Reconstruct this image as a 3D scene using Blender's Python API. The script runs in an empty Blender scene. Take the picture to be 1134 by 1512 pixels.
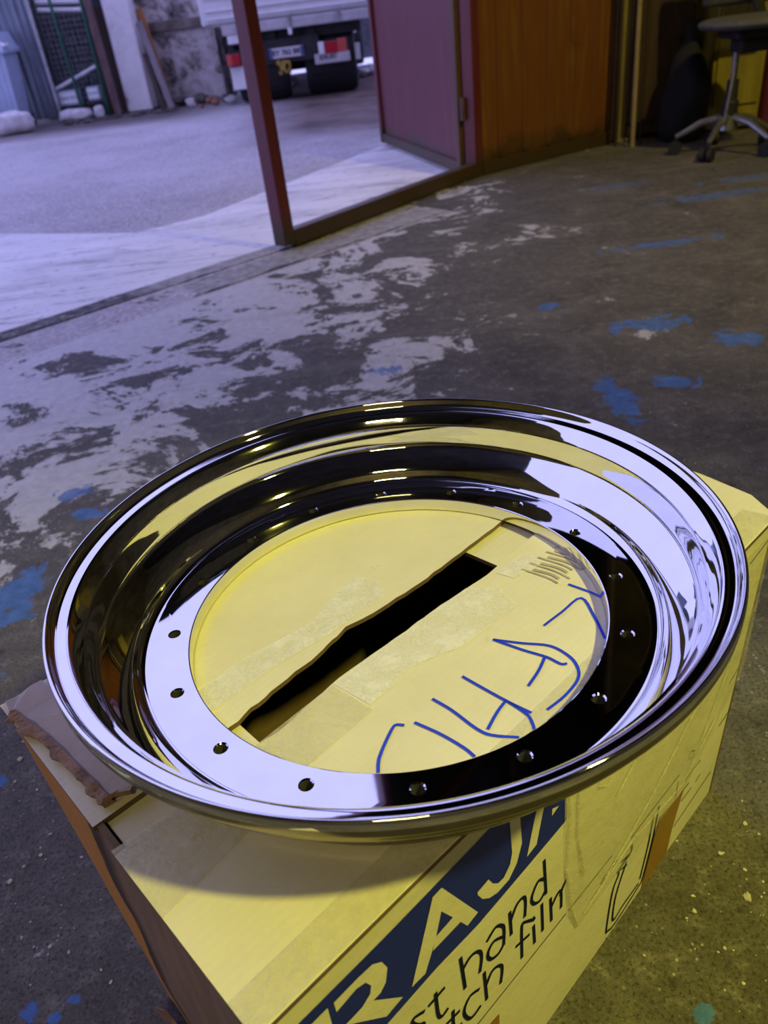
import bpy, bmesh, math, random
from mathutils import Vector, Matrix, noise
PI = math.pi
SC = bpy.context.scene
COL = SC.collection
random.seed(7)

# ------------------------------------------------------------------ camera
cam_d = bpy.data.cameras.new('camera')
cam = bpy.data.objects.new('camera', cam_d); COL.objects.link(cam)
cam_d.sensor_fit = 'VERTICAL'; cam_d.sensor_height = 36.0
cam_d.lens = 36.0 * 1136.0 / 1512.0
cam_d.clip_start = 0.02; cam_d.clip_end = 200
cam.matrix_world = Matrix(((0.99202, 0.12611, 0.0, 0.0),
                           (-0.06948, 0.54655, -0.83454, 0.0),
                           (-0.10524, 0.82788, 0.55095, 0.72),
                           (0, 0, 0, 1)))
cam_d.dof.use_dof = True; cam_d.dof.focus_distance = 0.56; cam_d.dof.aperture_fstop = 10.0
SC.camera = cam

# ------------------------------------------------------------------ sky, lamps, added fill, exposure
world = bpy.data.worlds.new('overcast_sky'); SC.world = world; world.use_nodes = True
bg = world.node_tree.nodes['Background']
bg.inputs['Color'].default_value = (0.46, 0.46, 1.0, 1); bg.inputs['Strength'].default_value = 1.62

def lamp(name, loc, power, color, radius, kind='POINT'):
    l = bpy.data.lights.new(name, kind); l.energy = power; l.color = color; l.shadow_soft_size = radius
    o = bpy.data.objects.new(name, l); COL.objects.link(o); o.location = loc; return o
wl_ = lamp('workshop_lamp', (1.05, -0.14, 1.90), 138, (1.0, 0.92, 0.15), 0.06, 'SPOT')
wl_.data.spot_size = math.radians(64); wl_.data.spot_blend = 1.0
wl_.rotation_euler = (Vector((0.08, 0.18, 0.25)) - Vector(wl_.location)).to_track_quat('-Z', 'Y').to_euler()
fl_ = lamp('interior_fill', (2.3, 0.6, 3.8), 330, (1.0, 0.80, 0.20), 0.06, 'SPOT')  # unseen fill spot added to brighten the far floor, gate and chair
fl_.data.spot_size = math.radians(62); fl_.data.spot_blend = 0.8
fl_.rotation_euler = (Vector((1.7, 2.9, 0.2)) - Vector(fl_.location)).to_track_quat('-Z', 'Y').to_euler()
rl_ = lamp('rear_lamp', (-0.4, -2.6, 4.2), 50, (1.0, 0.82, 0.32), 0.06, 'AREA')
rl_.data.shape = 'RECTANGLE'; rl_.data.size = 1.0; rl_.data.size_y = 0.14

SC.view_settings.view_transform = 'Standard'; SC.view_settings.look = 'None'
SC.view_settings.gamma = 1.0; SC.view_settings.use_curve_mapping = False
SC.view_settings.exposure = 0.0
try:
    SC.cycles.use_denoising = True; SC.cycles.max_bounces = 10; SC.cycles.glossy_bounces = 8
    SC.cycles.sample_clamp_indirect = 4.0; SC.cycles.blur_glossy = 0.3
except Exception:
    pass

# ------------------------------------------------------------------ node helpers
def hexc(r, g, b):   # sRGB 0-255 to linear
    f = lambda c: (c/255/12.92 if c/255 <= 0.04045 else ((c/255+0.055)/1.055)**2.4)
    return (f(r), f(g), f(b), 1)
class NT:
    def __init__(s, m): s.t = m.node_tree; s.n = s.t.nodes
    def new(s, typ, **kw):
        n = s.n.new(typ)
        for k, v in kw.items():
            if k.startswith('i_'): n.inputs[k[2:].replace('_', ' ')].default_value = v
            else: setattr(n, k, v)
        return n
    def link(s, a, b): s.t.links.new(a, b)
    def coord(s, which='Object', scale=(1, 1, 1), rot=(0, 0, 0), loc=(0, 0, 0)):
        t = s.new('ShaderNodeTexCoord'); m = s.new('ShaderNodeMapping')
        m.inputs['Scale'].default_value = scale; m.inputs['Rotation'].default_value = rot; m.inputs['Location'].default_value = loc
        s.link(t.outputs[which], m.inputs['Vector']); return m.outputs['Vector']
    def noise(s, vec, scale, detail=6, rough=0.6, dist=0.0):
        n = s.new('ShaderNodeTexNoise'); n.inputs['Scale'].default_value = scale; n.inputs['Detail'].default_value = detail
        n.inputs['Roughness'].default_value = rough; n.inputs['Distortion'].default_value = dist
        s.link(vec, n.inputs['Vector']); return n.outputs['Fac']
    def ramp(s, fac, stops, interp='LINEAR'):
        r = s.new('ShaderNodeValToRGB'); r.color_ramp.interpolation = interp
        e = r.color_ramp.elements
        while len(e) < len(stops): e.new(0.5)
        for k, (p, c) in enumerate(stops):
            e[k].position = p; e[k].color = c if len(c) == 4 else (*c, 1)
        s.link(fac, r.inputs['Fac']); return r.outputs['Color']
    def mask(s, fac, lo, hi):
        m = s.new('ShaderNodeMapRange'); m.inputs['From Min'].default_value = lo; m.inputs['From Max'].default_value = hi
        s.link(fac, m.inputs['Value']); return m.outputs['Result']
    def mix(s, fac, a, b, blend='MIX'):
        m = s.new('ShaderNodeMix'); m.data_type = 'RGBA'; m.blend_type = blend
        for sock, v in ((m.inputs[0], fac), (m.inputs[6], a), (m.inputs[7], b)):
            if hasattr(v, 'is_output'): s.link(v, sock)
            elif isinstance(v, (int, float)) and sock.type != 'RGBA': sock.default_value = v
            else: sock.default_value = v if len(v) == 4 else (*v, 1)
        return m.outputs[2]
    def math(s, op, a, b=None):
        m = s.new('ShaderNodeMath'); m.operation = op
        for k, v in enumerate((a, b)):
            if v is None: continue
            if hasattr(v, 'is_output'): s.link(v, m.inputs[k])
            else: m.inputs[k].default_value = v
        return m.outputs[0]
    def bump(s, h, strength=0.3, dist=0.01):
        b = s.new('ShaderNodeBump'); b.inputs['Strength'].default_value = strength; b.inputs['Distance'].default_value = dist
        s.link(h, b.inputs['Height']); return b.outputs['Normal']
def new_mat(name):
    m = bpy.data.materials.new(name); m.use_nodes = True
    nt = NT(m); p = nt.n['Principled BSDF']; return m, nt, p
def plain(name, col, rough=0.6, metal=0.0, var=0.25, scale=12.0, bump=0.0, vscale=(1, 1, 1), spec=0.5, col2=None):
    m, nt, p = new_mat(name)
    v = nt.coord(scale=vscale); f = nt.noise(v, scale, 8, 0.65)
    c2 = col2 or tuple(c*(1-var) for c in col[:3]); c1 = tuple(min(1, c*(1+var*0.6)) for c in col[:3])
    nt.link(nt.ramp(f, [(0.32, c2), (0.68, c1)]), p.inputs['Base Color'])
    p.inputs['Roughness'].default_value = rough; p.inputs['Metallic'].default_value = metal
    p.inputs['Specular IOR Level'].default_value = spec
    if bump: nt.link(nt.bump(nt.noise(v, scale*4, 5), bump, 0.004), p.inputs['Normal'])
    return m
# ------------------------------------------------------------------ materials
M = {}
# polished alloy of the wheel
m, nt, p = new_mat('polished_alloy'); M['chrome'] = m
v = nt.coord(); p.inputs['Metallic'].default_value = 1.0
nt.link(nt.ramp(nt.noise(v, 30, 3), [(0.3, (0.80, 0.80, 0.81)), (0.7, (0.86, 0.86, 0.87))]), p.inputs['Base Color'])
nt.link(nt.mask(nt.noise(v, 60, 4), 0.0, 1.0), p.inputs['Roughness'])
r = nt.new('ShaderNodeMapRange'); r.inputs['To Min'].default_value = 0.015; r.inputs['To Max'].default_value = 0.05
nt.link(nt.noise(v, 45, 4), r.inputs['Value']); nt.link(r.outputs['Result'], p.inputs['Roughness'])
# cream printed cardboard
def card(name, c1, c2, flute=(0, 0, 0), kraft=False):
    m, nt, p = new_mat(name)
    v = nt.coord(); f = nt.noise(v, 9, 8, 0.65); f2 = nt.noise(nt.coord(scale=(60, 60, 60)), 3, 4)
    c = nt.ramp(f, [(0.3, c2), (0.62, c1)])
    st = nt.noise(nt.coord(scale=(1, 1, 1), rot=(0, 0, 0.78)), 26, 6, 0.7)
    c = nt.mix(nt.mask(st, 0.66, 0.78), c, tuple(x*0.72 for x in c1[:3]))
    nt.link(c, p.inputs['Base Color']); p.inputs['Roughness'].default_value = 0.62
    w = nt.new('ShaderNodeTexWave'); w.inputs['Scale'].default_value = 55; w.inputs['Distortion'].default_value = 1.2
    nt.link(nt.coord(rot=(0, 0, 0.87)), w.inputs['Vector'])
    h = nt.math('ADD', nt.math('MULTIPLY', w.outputs['Fac'], 0.05), nt.math('MULTIPLY', f, 1.6))
    nt.link(nt.bump(h, 0.35, 0.005), p.inputs['Normal']); return m
M['cream'] = card('cream_cardboard', (0.70, 0.67, 0.56), (0.62, 0.59, 0.48))
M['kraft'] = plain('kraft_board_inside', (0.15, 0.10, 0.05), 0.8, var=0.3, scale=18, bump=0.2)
M['torn'] = plain('torn_kraft_edge', (0.34, 0.21, 0.16), 0.85, var=0.5, scale=60, bump=0.6)
M['greycard'] = plain('dusty_board_layer', (0.42, 0.36, 0.34), 0.6, var=0.25, scale=14, bump=0.3)
# brown torn side of the box: orange kraft strip at the far edge, grey brown layer over it
m, nt, p = new_mat('torn_brown_side'); M['brown_side'] = m
uv = nt.new('ShaderNodeUVMap'); sx = nt.new('ShaderNodeSeparateXYZ'); nt.link(uv.outputs['UV'], sx.inputs[0])
nz = nt.noise(nt.coord(scale=(1, 1, 0.35)), 24, 8, 0.7)
edge = nt.math('ADD', sx.outputs['X'], nt.math('MULTIPLY', nt.math('SUBTRACT', nz, 0.5), 0.16))
grain = nt.noise(nt.coord(scale=(3, 3, 0.6)), 22, 8, 0.7)
over = nt.ramp(grain, [(0.3, (0.20, 0.13, 0.10)), (0.7, (0.34, 0.225, 0.17))])
under = nt.ramp(grain, [(0.3, (0.55, 0.24, 0.05)), (0.7, (0.66, 0.31, 0.075))])
c = nt.mix(nt.mask(edge, 0.40, 0.415), under, over)
c = nt.mix(nt.math('MULTIPLY', nt.mask(edge, 0.395, 0.41), nt.mask(edge, 0.50, 0.44)), c, (0.06, 0.035, 0.03))
nt.link(c, p.inputs['Base Color']); p.inputs['Roughness'].default_value = 0.75
nt.link(nt.bump(nt.math('ADD', nt.math('MULTIPLY', nt.mask(edge, 0.39, 0.415), 1.5), grain), 0.5, 0.004), p.inputs['Normal'])
# prints
def flat(name, col, rough=0.5):
    return plain(name, col, rough, var=0.12, scale=40)
M['navy'] = flat('navy_print', (0.005, 0.018, 0.32)); M['ink'] = plain('black_blue_print', (0.008, 0.012, 0.045), 0.8, var=0.12, scale=40, spec=0.1)
M['marker'] = flat('blue_marker_ink', (0.015, 0.05, 0.85), 0.4); M['amber'] = plain('amber_tape', (0.30, 0.15, 0.012), 0.3, var=0.15, scale=10)
M['smudge'] = plain('grey_smudge', (0.40, 0.37, 0.31), 0.6, var=0.3, scale=60)
# clear packing tape
def clear(name, a, tint, rough=0.16, wr=0.5, sc_=24):
    m, nt, p = new_mat(name); v = nt.coord()
    p.inputs['Base Color'].default_value = tint; p.inputs['Roughness'].default_value = rough
    f = nt.noise(v, sc_, 7, 0.75, 0.3)
    mr = nt.new('ShaderNodeMapRange'); mr.inputs['From Min'].default_value = 0.40; mr.inputs['From Max'].default_value = 0.62
    mr.inputs['To Min'].default_value = a*0.5; mr.inputs['To Max'].default_value = a*1.5; nt.link(f, mr.inputs['Value'])
    nt.link(mr.outputs['Result'], p.inputs['Alpha'])
    nt.link(nt.bump(f, wr, 0.01), p.inputs['Normal']); return m
M['tape'] = clear('clear_tape', 0.28, (0.80, 0.77, 0.62, 1)); M['crease'] = clear('tape_crease', 0.45, (0.80, 0.77, 0.55, 1), 0.12, 0.6, 60); M['tape_w'] = clear('milky_tape', 0.5, (0.90, 0.90, 0.90, 1), 0.25, 0.25, 48)
# metals and paints
M['gate'] = None
def gate_mat(name, base, rust, streak):
    m, nt, p = new_mat(name)
    f = nt.noise(nt.coord(scale=(9, 9, 0.7)), 3.2, 7, 0.7); g = nt.noise(nt.coord(), 7, 8, 0.7)
    z = nt.new('ShaderNodeSeparateXYZ'); nt.link(nt.coord(), z.inputs[0])
    c = nt.mix(nt.mask(f, 0.50, 0.66), base, streak)
    c = nt.mix(nt.mask(g, 0.58, 0.72), c, rust)
    low = nt.math('ADD', z.outputs['Z'], nt.math('MULTIPLY', g, 0.30))
    c = nt.mix(nt.mask(low, 0.28, 0.20), c, (0.055, 0.034, 0.012))
    nt.link(c, p.inputs['Base Color']); p.inputs['Roughness'].default_value = 0.45
    nt.link(nt.bump(g, 0.2, 0.005), p.inputs['Normal']); return m
M['gate'] = gate_mat('red_gate_paint', (0.125, 0.022, 0.030), (0.075, 0.022, 0.014), (0.16, 0.045, 0.045))
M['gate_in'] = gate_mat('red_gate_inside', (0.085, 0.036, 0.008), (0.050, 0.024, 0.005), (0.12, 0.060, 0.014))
M['sheet'] = gate_mat('brown_red_sheet', (0.17, 0.060, 0.015), (0.12, 0.040, 0.010), (0.21, 0.105, 0.025))
M['steel'] = plain('dull_steel', (0.32, 0.32, 0.33), 0.35, 0.8, var=0.3, scale=25)
M['dark'] = plain('dark_rubber', (0.014, 0.014, 0.016), 0.7, var=0.4, scale=20, bump=0.2)
M['blackcloth'] = plain('black_cloth', (0.008, 0.008, 0.009), 0.9, var=0.4, scale=30, bump=0.3)
M['seat'] = plain('dusty_dark_seat', (0.10, 0.095, 0.085), 0.8, var=0.35, scale=30, bump=0.3)
M['brown'] = plain('dark_brown_metal', (0.045, 0.024, 0.014), 0.6, var=0.5, scale=8, bump=0.2, vscale=(3, 3, 0.6))
M['yellow'] = plain('mustard_panel', (0.30, 0.25, 0.03), 0.55, var=0.3, scale=8, vscale=(3, 3, 0.5))
M['redpaint'] = plain('dark_red_paint', (0.15, 0.02, 0.015), 0.5, var=0.3, scale=10)
M['pipe'] = plain('ochre_pipe', (0.34, 0.26, 0.12), 0.5, var=0.3, scale=16)
M['plaster_in'] = plain('stained_olive_plaster', (0.22, 0.19, 0.07), 0.85, var=0.45, scale=2.2, bump=0.3)
M['ceiling'] = plain('dark_grey_ceiling', (0.07, 0.067, 0.06), 0.9, var=0.4, scale=2)  # ceiling in mottled dark grey
M['truckwhite'] = plain('white_truck_paint', (0.72, 0.72, 0.74), 0.35, var=0.10, scale=5)
M['truckgrey'] = plain('grey_truck_rail', (0.50, 0.48, 0.50), 0.45, var=0.2, scale=8)
M['chassis'] = plain('grimy_chassis', (0.022, 0.021, 0.024), 0.75, var=0.5, scale=10, bump=0.3)
M['lampred'] = plain('red_lamp_lens', (0.42, 0.012, 0.03), 0.15, var=0.15, scale=20)
M['lamporange'] = plain('orange_lamp_lens', (0.55, 0.09, 0.08), 0.15, var=0.15, scale=20)
M['white'] = plain('white_plastic', (0.80, 0.80, 0.82), 0.4, var=0.1, scale=10)
M['gold'] = plain('yellow_hitch_paint', (0.40, 0.27, 0.06), 0.45, 0.3, var=0.4, scale=40)
M['plate'] = plain('plate_white', (0.62, 0.62, 0.66), 0.4, var=0.1, scale=20)
M['bluepl'] = plain('plate_blue', (0.06, 0.08, 0.22), 0.4, var=0.1, scale=20)
M['corr'] = plain('galvanised_sheet', (0.24, 0.28, 0.34), 0.42, 0.55, var=0.35, scale=5, vscale=(4, 4, 0.6))
M['bin'] = plain('blue_grey_plastic', (0.42, 0.50, 0.66), 0.45, var=0.15, scale=6)
M['bag'] = plain('white_sack', (0.62, 0.60, 0.62), 0.8, var=0.3, scale=12, bump=0.6)
M['green'] = plain('green_post_paint', (0.012, 0.10, 0.06), 0.4, var=0.3, scale=20)
M['rust'] = plain('rusty_steel', (0.13, 0.075, 0.07), 0.7, var=0.5, scale=8, bump=0.4, vscale=(3, 3, 0.7))
M['plank'] = plain('weathered_plank', (0.24, 0.21, 0.22), 0.8, var=0.3, scale=10, vscale=(5, 5, 0.5))
M['orangeplank'] = plain('orange_board', (0.42, 0.19, 0.07), 0.75, var=0.35, scale=10, vscale=(5, 5, 0.5))
M['crate'] = plain('pale_blue_crate', (0.50, 0.62, 0.72), 0.5, var=0.2, scale=12)
def wallmat(name, stops, sc=2.6, bump=0.6, rough=0.9):
    m, nt, p = new_mat(name); v = nt.coord(); f = nt.noise(v, sc, 10, 0.72, 0.4)
    nt.link(nt.ramp(f, stops), p.inputs['Base Color']); p.inputs['Roughness'].default_value = rough
    nt.link(nt.bump(nt.noise(v, sc*6, 8, 0.7), bump, 0.02), p.inputs['Normal']); return m
M['yardwall'] = wallmat('mottled_yard_plaster', [(0.36, (0.04, 0.035, 0.035)), (0.46, (0.26, 0.22, 0.21)), (0.54, (0.55, 0.50, 0.48)), (0.70, (0.76, 0.74, 0.75))], 5.0)
M['band'] = wallmat('brown_stained_ledge', [(0.35, (0.06, 0.045, 0.035)), (0.6, (0.22, 0.18, 0.15)), (0.75, (0.40, 0.36, 0.33))], 3)
M['pillar'] = wallmat('flaking_white_plaster', [(0.25, (0.16, 0.15, 0.10)), (0.38, (0.66, 0.64, 0.63)), (0.7, (0.86, 0.84, 0.86))], 4, 0.3)
M['darkstone'] = wallmat('dark_stone', [(0.3, (0.025, 0.028, 0.034)), (0.6, (0.085, 0.085, 0.10)), (0.8, (0.20, 0.20, 0.22))], 5)
M['stonepale'] = wallmat('rubble_pale', [(0.3, (0.35, 0.33, 0.32)), (0.7, (0.66, 0.64, 0.66))], 12)
M['stonedark'] = wallmat('rubble_dark', [(0.3, (0.05, 0.045, 0.04)), (0.7, (0.16, 0.14, 0.13))], 12)
M['bricky'] = wallmat('rubble_red', [(0.3, (0.30, 0.11, 0.07)), (0.7, (0.46, 0.20, 0.14))], 12)
M['leafmat'] = plain('dark_green_weed', (0.02, 0.05, 0.025), 0.7, var=0.4, scale=20)
M['grit'] = plain('pale_grit', (0.55, 0.53, 0.48), 0.8, var=0.4, scale=60)
# asphalt and apron
m, nt, p = new_mat('wet_grey_asphalt'); M['asphalt'] = m; v = nt.coord()
f = nt.noise(v, 1.1, 8, 0.65); s = nt.noise(v, 90, 3, 0.6)
c = nt.ramp(f, [(0.35, (0.24, 0.225, 0.235)), (0.65, (0.42, 0.395, 0.42))])
c = nt.mix(nt.mask(s, 0.45, 0.7), c, (0.66, 0.63, 0.66))
dirt = nt.noise(nt.coord(loc=(0.0, 0.0, 0)), 0.9, 7, 0.6, 0.5)
sep = nt.new('ShaderNodeSeparateXYZ'); nt.link(v, sep.inputs[0])
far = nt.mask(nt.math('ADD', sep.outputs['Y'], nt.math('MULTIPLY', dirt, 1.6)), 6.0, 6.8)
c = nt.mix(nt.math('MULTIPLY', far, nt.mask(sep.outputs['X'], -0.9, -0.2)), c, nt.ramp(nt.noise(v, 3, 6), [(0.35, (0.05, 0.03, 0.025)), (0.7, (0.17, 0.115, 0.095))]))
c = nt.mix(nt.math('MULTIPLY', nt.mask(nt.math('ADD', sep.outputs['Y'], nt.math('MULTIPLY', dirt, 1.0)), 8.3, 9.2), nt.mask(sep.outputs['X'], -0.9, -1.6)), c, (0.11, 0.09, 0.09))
nt.link(c, p.inputs['Base Color']); p.inputs['Roughness'].default_value = 0.7
nt.link(nt.bump(s, 0.5, 0.006), p.inputs['Normal'])
m, nt, p = new_mat('pale_concrete_apron'); M['apron'] = m; v = nt.coord(rot=(0, 0, -0.67), scale=(0.7, 2.0, 1))
f = nt.noise(v, 2.2, 9, 0.68, 0.5); g = nt.noise(nt.coord(), 30, 6)
c = nt.ramp(f, [(0.30, (0.36, 0.35, 0.37)), (0.42, (0.70, 0.70, 0.72)), (0.65, (0.86, 0.86, 0.88))])
c = nt.mix(nt.mask(g, 0.60, 0.72), c, (0.30, 0.29, 0.30))
wv = nt.noise(nt.coord(rot=(0, 0, -0.67), scale=(0.45, 5.0, 1), loc=(0.3, 1.7, 0)), 1.3, 8, 0.6, 0.3)
crack = nt.math('ABSOLUTE', nt.math('SUBTRACT', wv, 0.55))
c = nt.mix(nt.math('MULTIPLY', nt.mask(crack, 0.012, 0.003), 0.65), c, (0.10, 0.09, 0.10))
nt.link(c, p.inputs['Base Color']); p.inputs['Roughness'].default_value = 0.6
nt.link(nt.bump(nt.math('ADD', f, nt.math('MULTIPLY', g, 0.3)), 0.3, 0.01), p.inputs['Normal'])
m, nt, p = new_mat('crumbled_joint'); M['joint'] = m; v = nt.coord(); sep = nt.new('ShaderNodeSeparateXYZ'); nt.link(v, sep.inputs[0])
px_ = nt.math('ADD', sep.outputs['X'], 0.26); py_ = nt.math('SUBTRACT', sep.outputs['Y'], 2.9)
ww = nt.math('SUBTRACT', nt.math('MULTIPLY', px_, 0.62), nt.math('MULTIPLY', py_, 0.785)); uu = nt.math('ADD', nt.math('MULTIPLY', px_, 0.785), nt.math('MULTIPLY', py_, 0.62))
n1 = nt.noise(v, 9, 8, 0.7); n2 = nt.noise(v, 26, 8, 0.7)
base_ = nt.ramp(n2, [(0.35, (0.22, 0.215, 0.215)), (0.7, (0.50, 0.49, 0.50))])
rough_ = nt.ramp(n2, [(0.40, (0.03, 0.028, 0.03)), (0.54, (0.13, 0.125, 0.125)), (0.70, (0.42, 0.41, 0.41))])
c = nt.mix(nt.mask(nt.math('ADD', uu, nt.math('MULTIPLY', n1, 0.7)), -0.12, -0.26), base_, rough_)
for w0, hw in ((0.004, 0.020), (0.188, 0.026)):
    d_ = nt.math('ABSOLUTE', nt.math('SUBTRACT', ww, w0)); d_ = nt.math('SUBTRACT', d_, nt.math('MULTIPLY', nt.math('SUBTRACT', n1, 0.42), 0.10))
    c = nt.mix(nt.mask(d_, hw*0.75, hw*0.1), c, (0.035, 0.032, 0.034))
nt.link(c, p.inputs['Base Color']); p.inputs['Roughness'].default_value = 0.8; nt.link(nt.bump(n2, 0.8, 0.012), p.inputs['Normal'])
# workshop floor
m, nt, p = new_mat('oily_workshop_concrete'); M['floor'] = m
v = nt.coord(); sep = nt.new('ShaderNodeSeparateXYZ'); nt.link(v, sep.inputs[0])
big = nt.noise(v, 1.6, 4, 0.55); mid = nt.noise(v, 4.6, 12, 0.70, 0.7); fine = nt.noise(v, 38, 8, 0.7); grit = nt.noise(v, 140, 3, 0.6)
dark = nt.ramp(mid, [(0.30, (0.065, 0.060, 0.052)), (0.52, (0.125, 0.116, 0.102)), (0.72, (0.22, 0.205, 0.18))])
dark = nt.mix(nt.mask(fine, 0.52, 0.74), dark, (0.26, 0.245, 0.22))
micro = nt.noise(v, 260, 5, 0.75)
dark = nt.mix(nt.mask(micro, 0.50, 0.36), dark, (0.03, 0.028, 0.026)); dark = nt.mix(nt.mask(micro, 0.60, 0.75), dark, (0.34, 0.32, 0.29))
dark = nt.mix(nt.mask(fine, 0.42, 0.30), dark, (0.028, 0.026, 0.024))
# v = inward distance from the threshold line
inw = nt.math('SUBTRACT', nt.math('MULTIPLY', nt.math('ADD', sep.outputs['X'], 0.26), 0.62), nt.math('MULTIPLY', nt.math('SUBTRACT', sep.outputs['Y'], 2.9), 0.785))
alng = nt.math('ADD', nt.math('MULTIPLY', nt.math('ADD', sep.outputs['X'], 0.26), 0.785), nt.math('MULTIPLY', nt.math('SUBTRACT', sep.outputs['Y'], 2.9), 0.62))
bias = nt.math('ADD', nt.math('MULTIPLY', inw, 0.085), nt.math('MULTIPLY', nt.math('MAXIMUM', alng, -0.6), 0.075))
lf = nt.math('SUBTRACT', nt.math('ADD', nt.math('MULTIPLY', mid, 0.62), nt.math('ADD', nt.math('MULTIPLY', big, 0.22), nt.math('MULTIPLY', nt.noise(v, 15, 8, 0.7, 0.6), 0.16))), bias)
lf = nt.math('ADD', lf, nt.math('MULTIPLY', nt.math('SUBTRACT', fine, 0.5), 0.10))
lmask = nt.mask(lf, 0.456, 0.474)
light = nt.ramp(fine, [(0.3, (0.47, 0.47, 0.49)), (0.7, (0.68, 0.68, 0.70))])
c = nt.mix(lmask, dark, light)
# faint worn pale streaks deeper inside
st = nt.noise(nt.coord(rot=(0, 0, 0.1), scale=(0.8, 3.2, 1)), 2.2, 9, 0.7, 0.4)
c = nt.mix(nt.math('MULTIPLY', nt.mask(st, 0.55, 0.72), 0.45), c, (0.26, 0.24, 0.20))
# gritty white specks
vo = nt.new('ShaderNodeTexVoronoi'); vo.inputs['Scale'].default_value = 95; nt.link(v, vo.inputs['Vector'])
c = nt.mix(nt.math('MULTIPLY', nt.mask(vo.outputs['Distance'], 0.16, 0.08), nt.mask(nt.noise(v, 7, 4), 0.5, 0.62)), c, (0.55, 0.53, 0.50))
# spilt blue paint
blobs = [(0.50, 1.40, .05, .13, .25), (0.70, 1.77, .13, .06, .1), (0.63, 1.44, .06, .05, 0), (-0.584, 1.292, .055, .035, 0), (-0.60, 0.97, .07, .10, .3),
         (-0.54, 1.21, .05, .03, 0), (-0.372, 0.352, .016, .014, 0), (-0.348, 0.345, .010, .014, 0), (-0.335, 0.36, .01, .006, 0), (-0.25, .375, .016, .006, .4), (0.846, 1.614, .07, .07, 0), (0.055, 1.69, .06, .035, 0),
         (0.50, 1.97, .06, .03, 0), (1.33, 2.90, .30, .07, -.2), (1.60, 3.1, .30, .06, 0), (1.1, 3.25, .2, .05, 0), (0.21, 0.285, .012, .010, 0), (1.0, 2.4, .25, .04, -.1), (-.60, .80, .06, .05, 0), (-.5, .62, .02, .015, 0)]
bm_ = None
for (bx, by, rx, ry, rot) in blobs:
    vec = nt.coord(); vs = nt.new('ShaderNodeVectorMath', operation='SUBTRACT'); vs.inputs[1].default_value = (bx, by, 0); nt.link(vec, vs.inputs[0])
    mp = nt.new('ShaderNodeMapping'); mp.inputs['Rotation'].default_value = (0, 0, rot); mp.inputs['Scale'].default_value = (1/rx, 1/ry, 1); nt.link(vs.outputs[0], mp.inputs['Vector'])
    ln = nt.new('ShaderNodeVectorMath', operation='LENGTH'); nt.link(mp.outputs[0], ln.inputs[0])
    k = nt.math('SUBTRACT', 1.0, ln.outputs['Value'])
    bm_ = k if bm_ is None else nt.math('MAXIMUM', bm_, k)
pn = nt.noise(nt.coord(), 17, 8, 0.7, 0.8)
pm = nt.mask(nt.math('ADD', nt.math('MULTIPLY', bm_, 0.32), pn), 0.60, 0.64)
pm = nt.math('MULTIPLY', pm, nt.mask(bm_, -0.35, -0.1))
c = nt.mix(nt.math('MULTIPLY', pm, nt.mask(sep.outputs['Y'], 4.6, 0.9)), c, nt.ramp(fine, [(0.3, (0.03, 0.11, 0.36)), (0.7, (0.10, 0.24, 0.62))]))
nt.link(c, p.inputs['Base Color'])
rr = nt.new('ShaderNodeMapRange'); rr.inputs['To Min'].default_value = 0.72; rr.inputs['To Max'].default_value = 0.42; nt.link(lmask, rr.inputs['Value'])
nt.link(rr.outputs['Result'], p.inputs['Roughness'])
hh = nt.math('ADD', nt.math('MULTIPLY', fine, 1.5), nt.math('ADD', nt.math('ADD', nt.math('MULTIPLY', grit, 0.35), nt.math('MULTIPLY', micro, 0.30)), nt.math('MULTIPLY', lmask, 0.25)))
nt.link(nt.bump(hh, 0.7, 0.007), p.inputs['Normal'])
M['upper'] = plain('upper_gate_dark_reflection', (0.014, 0.015, 0.026), 0.6, var=0.4, scale=3)  # unseen upper gate painted dark so the chrome reflects a dim hall
M['back'] = plain('dull_shaded_rim_back', (0.30, 0.26, 0.20), 0.22, 1.0, var=0.15, scale=30)  # rougher metal, darkened to stand in for reflected shade under the lip
M['bore'] = plain('drilled_bore', (0.10, 0.10, 0.10), 0.5, 0.6, var=0.3, scale=80)
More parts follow.
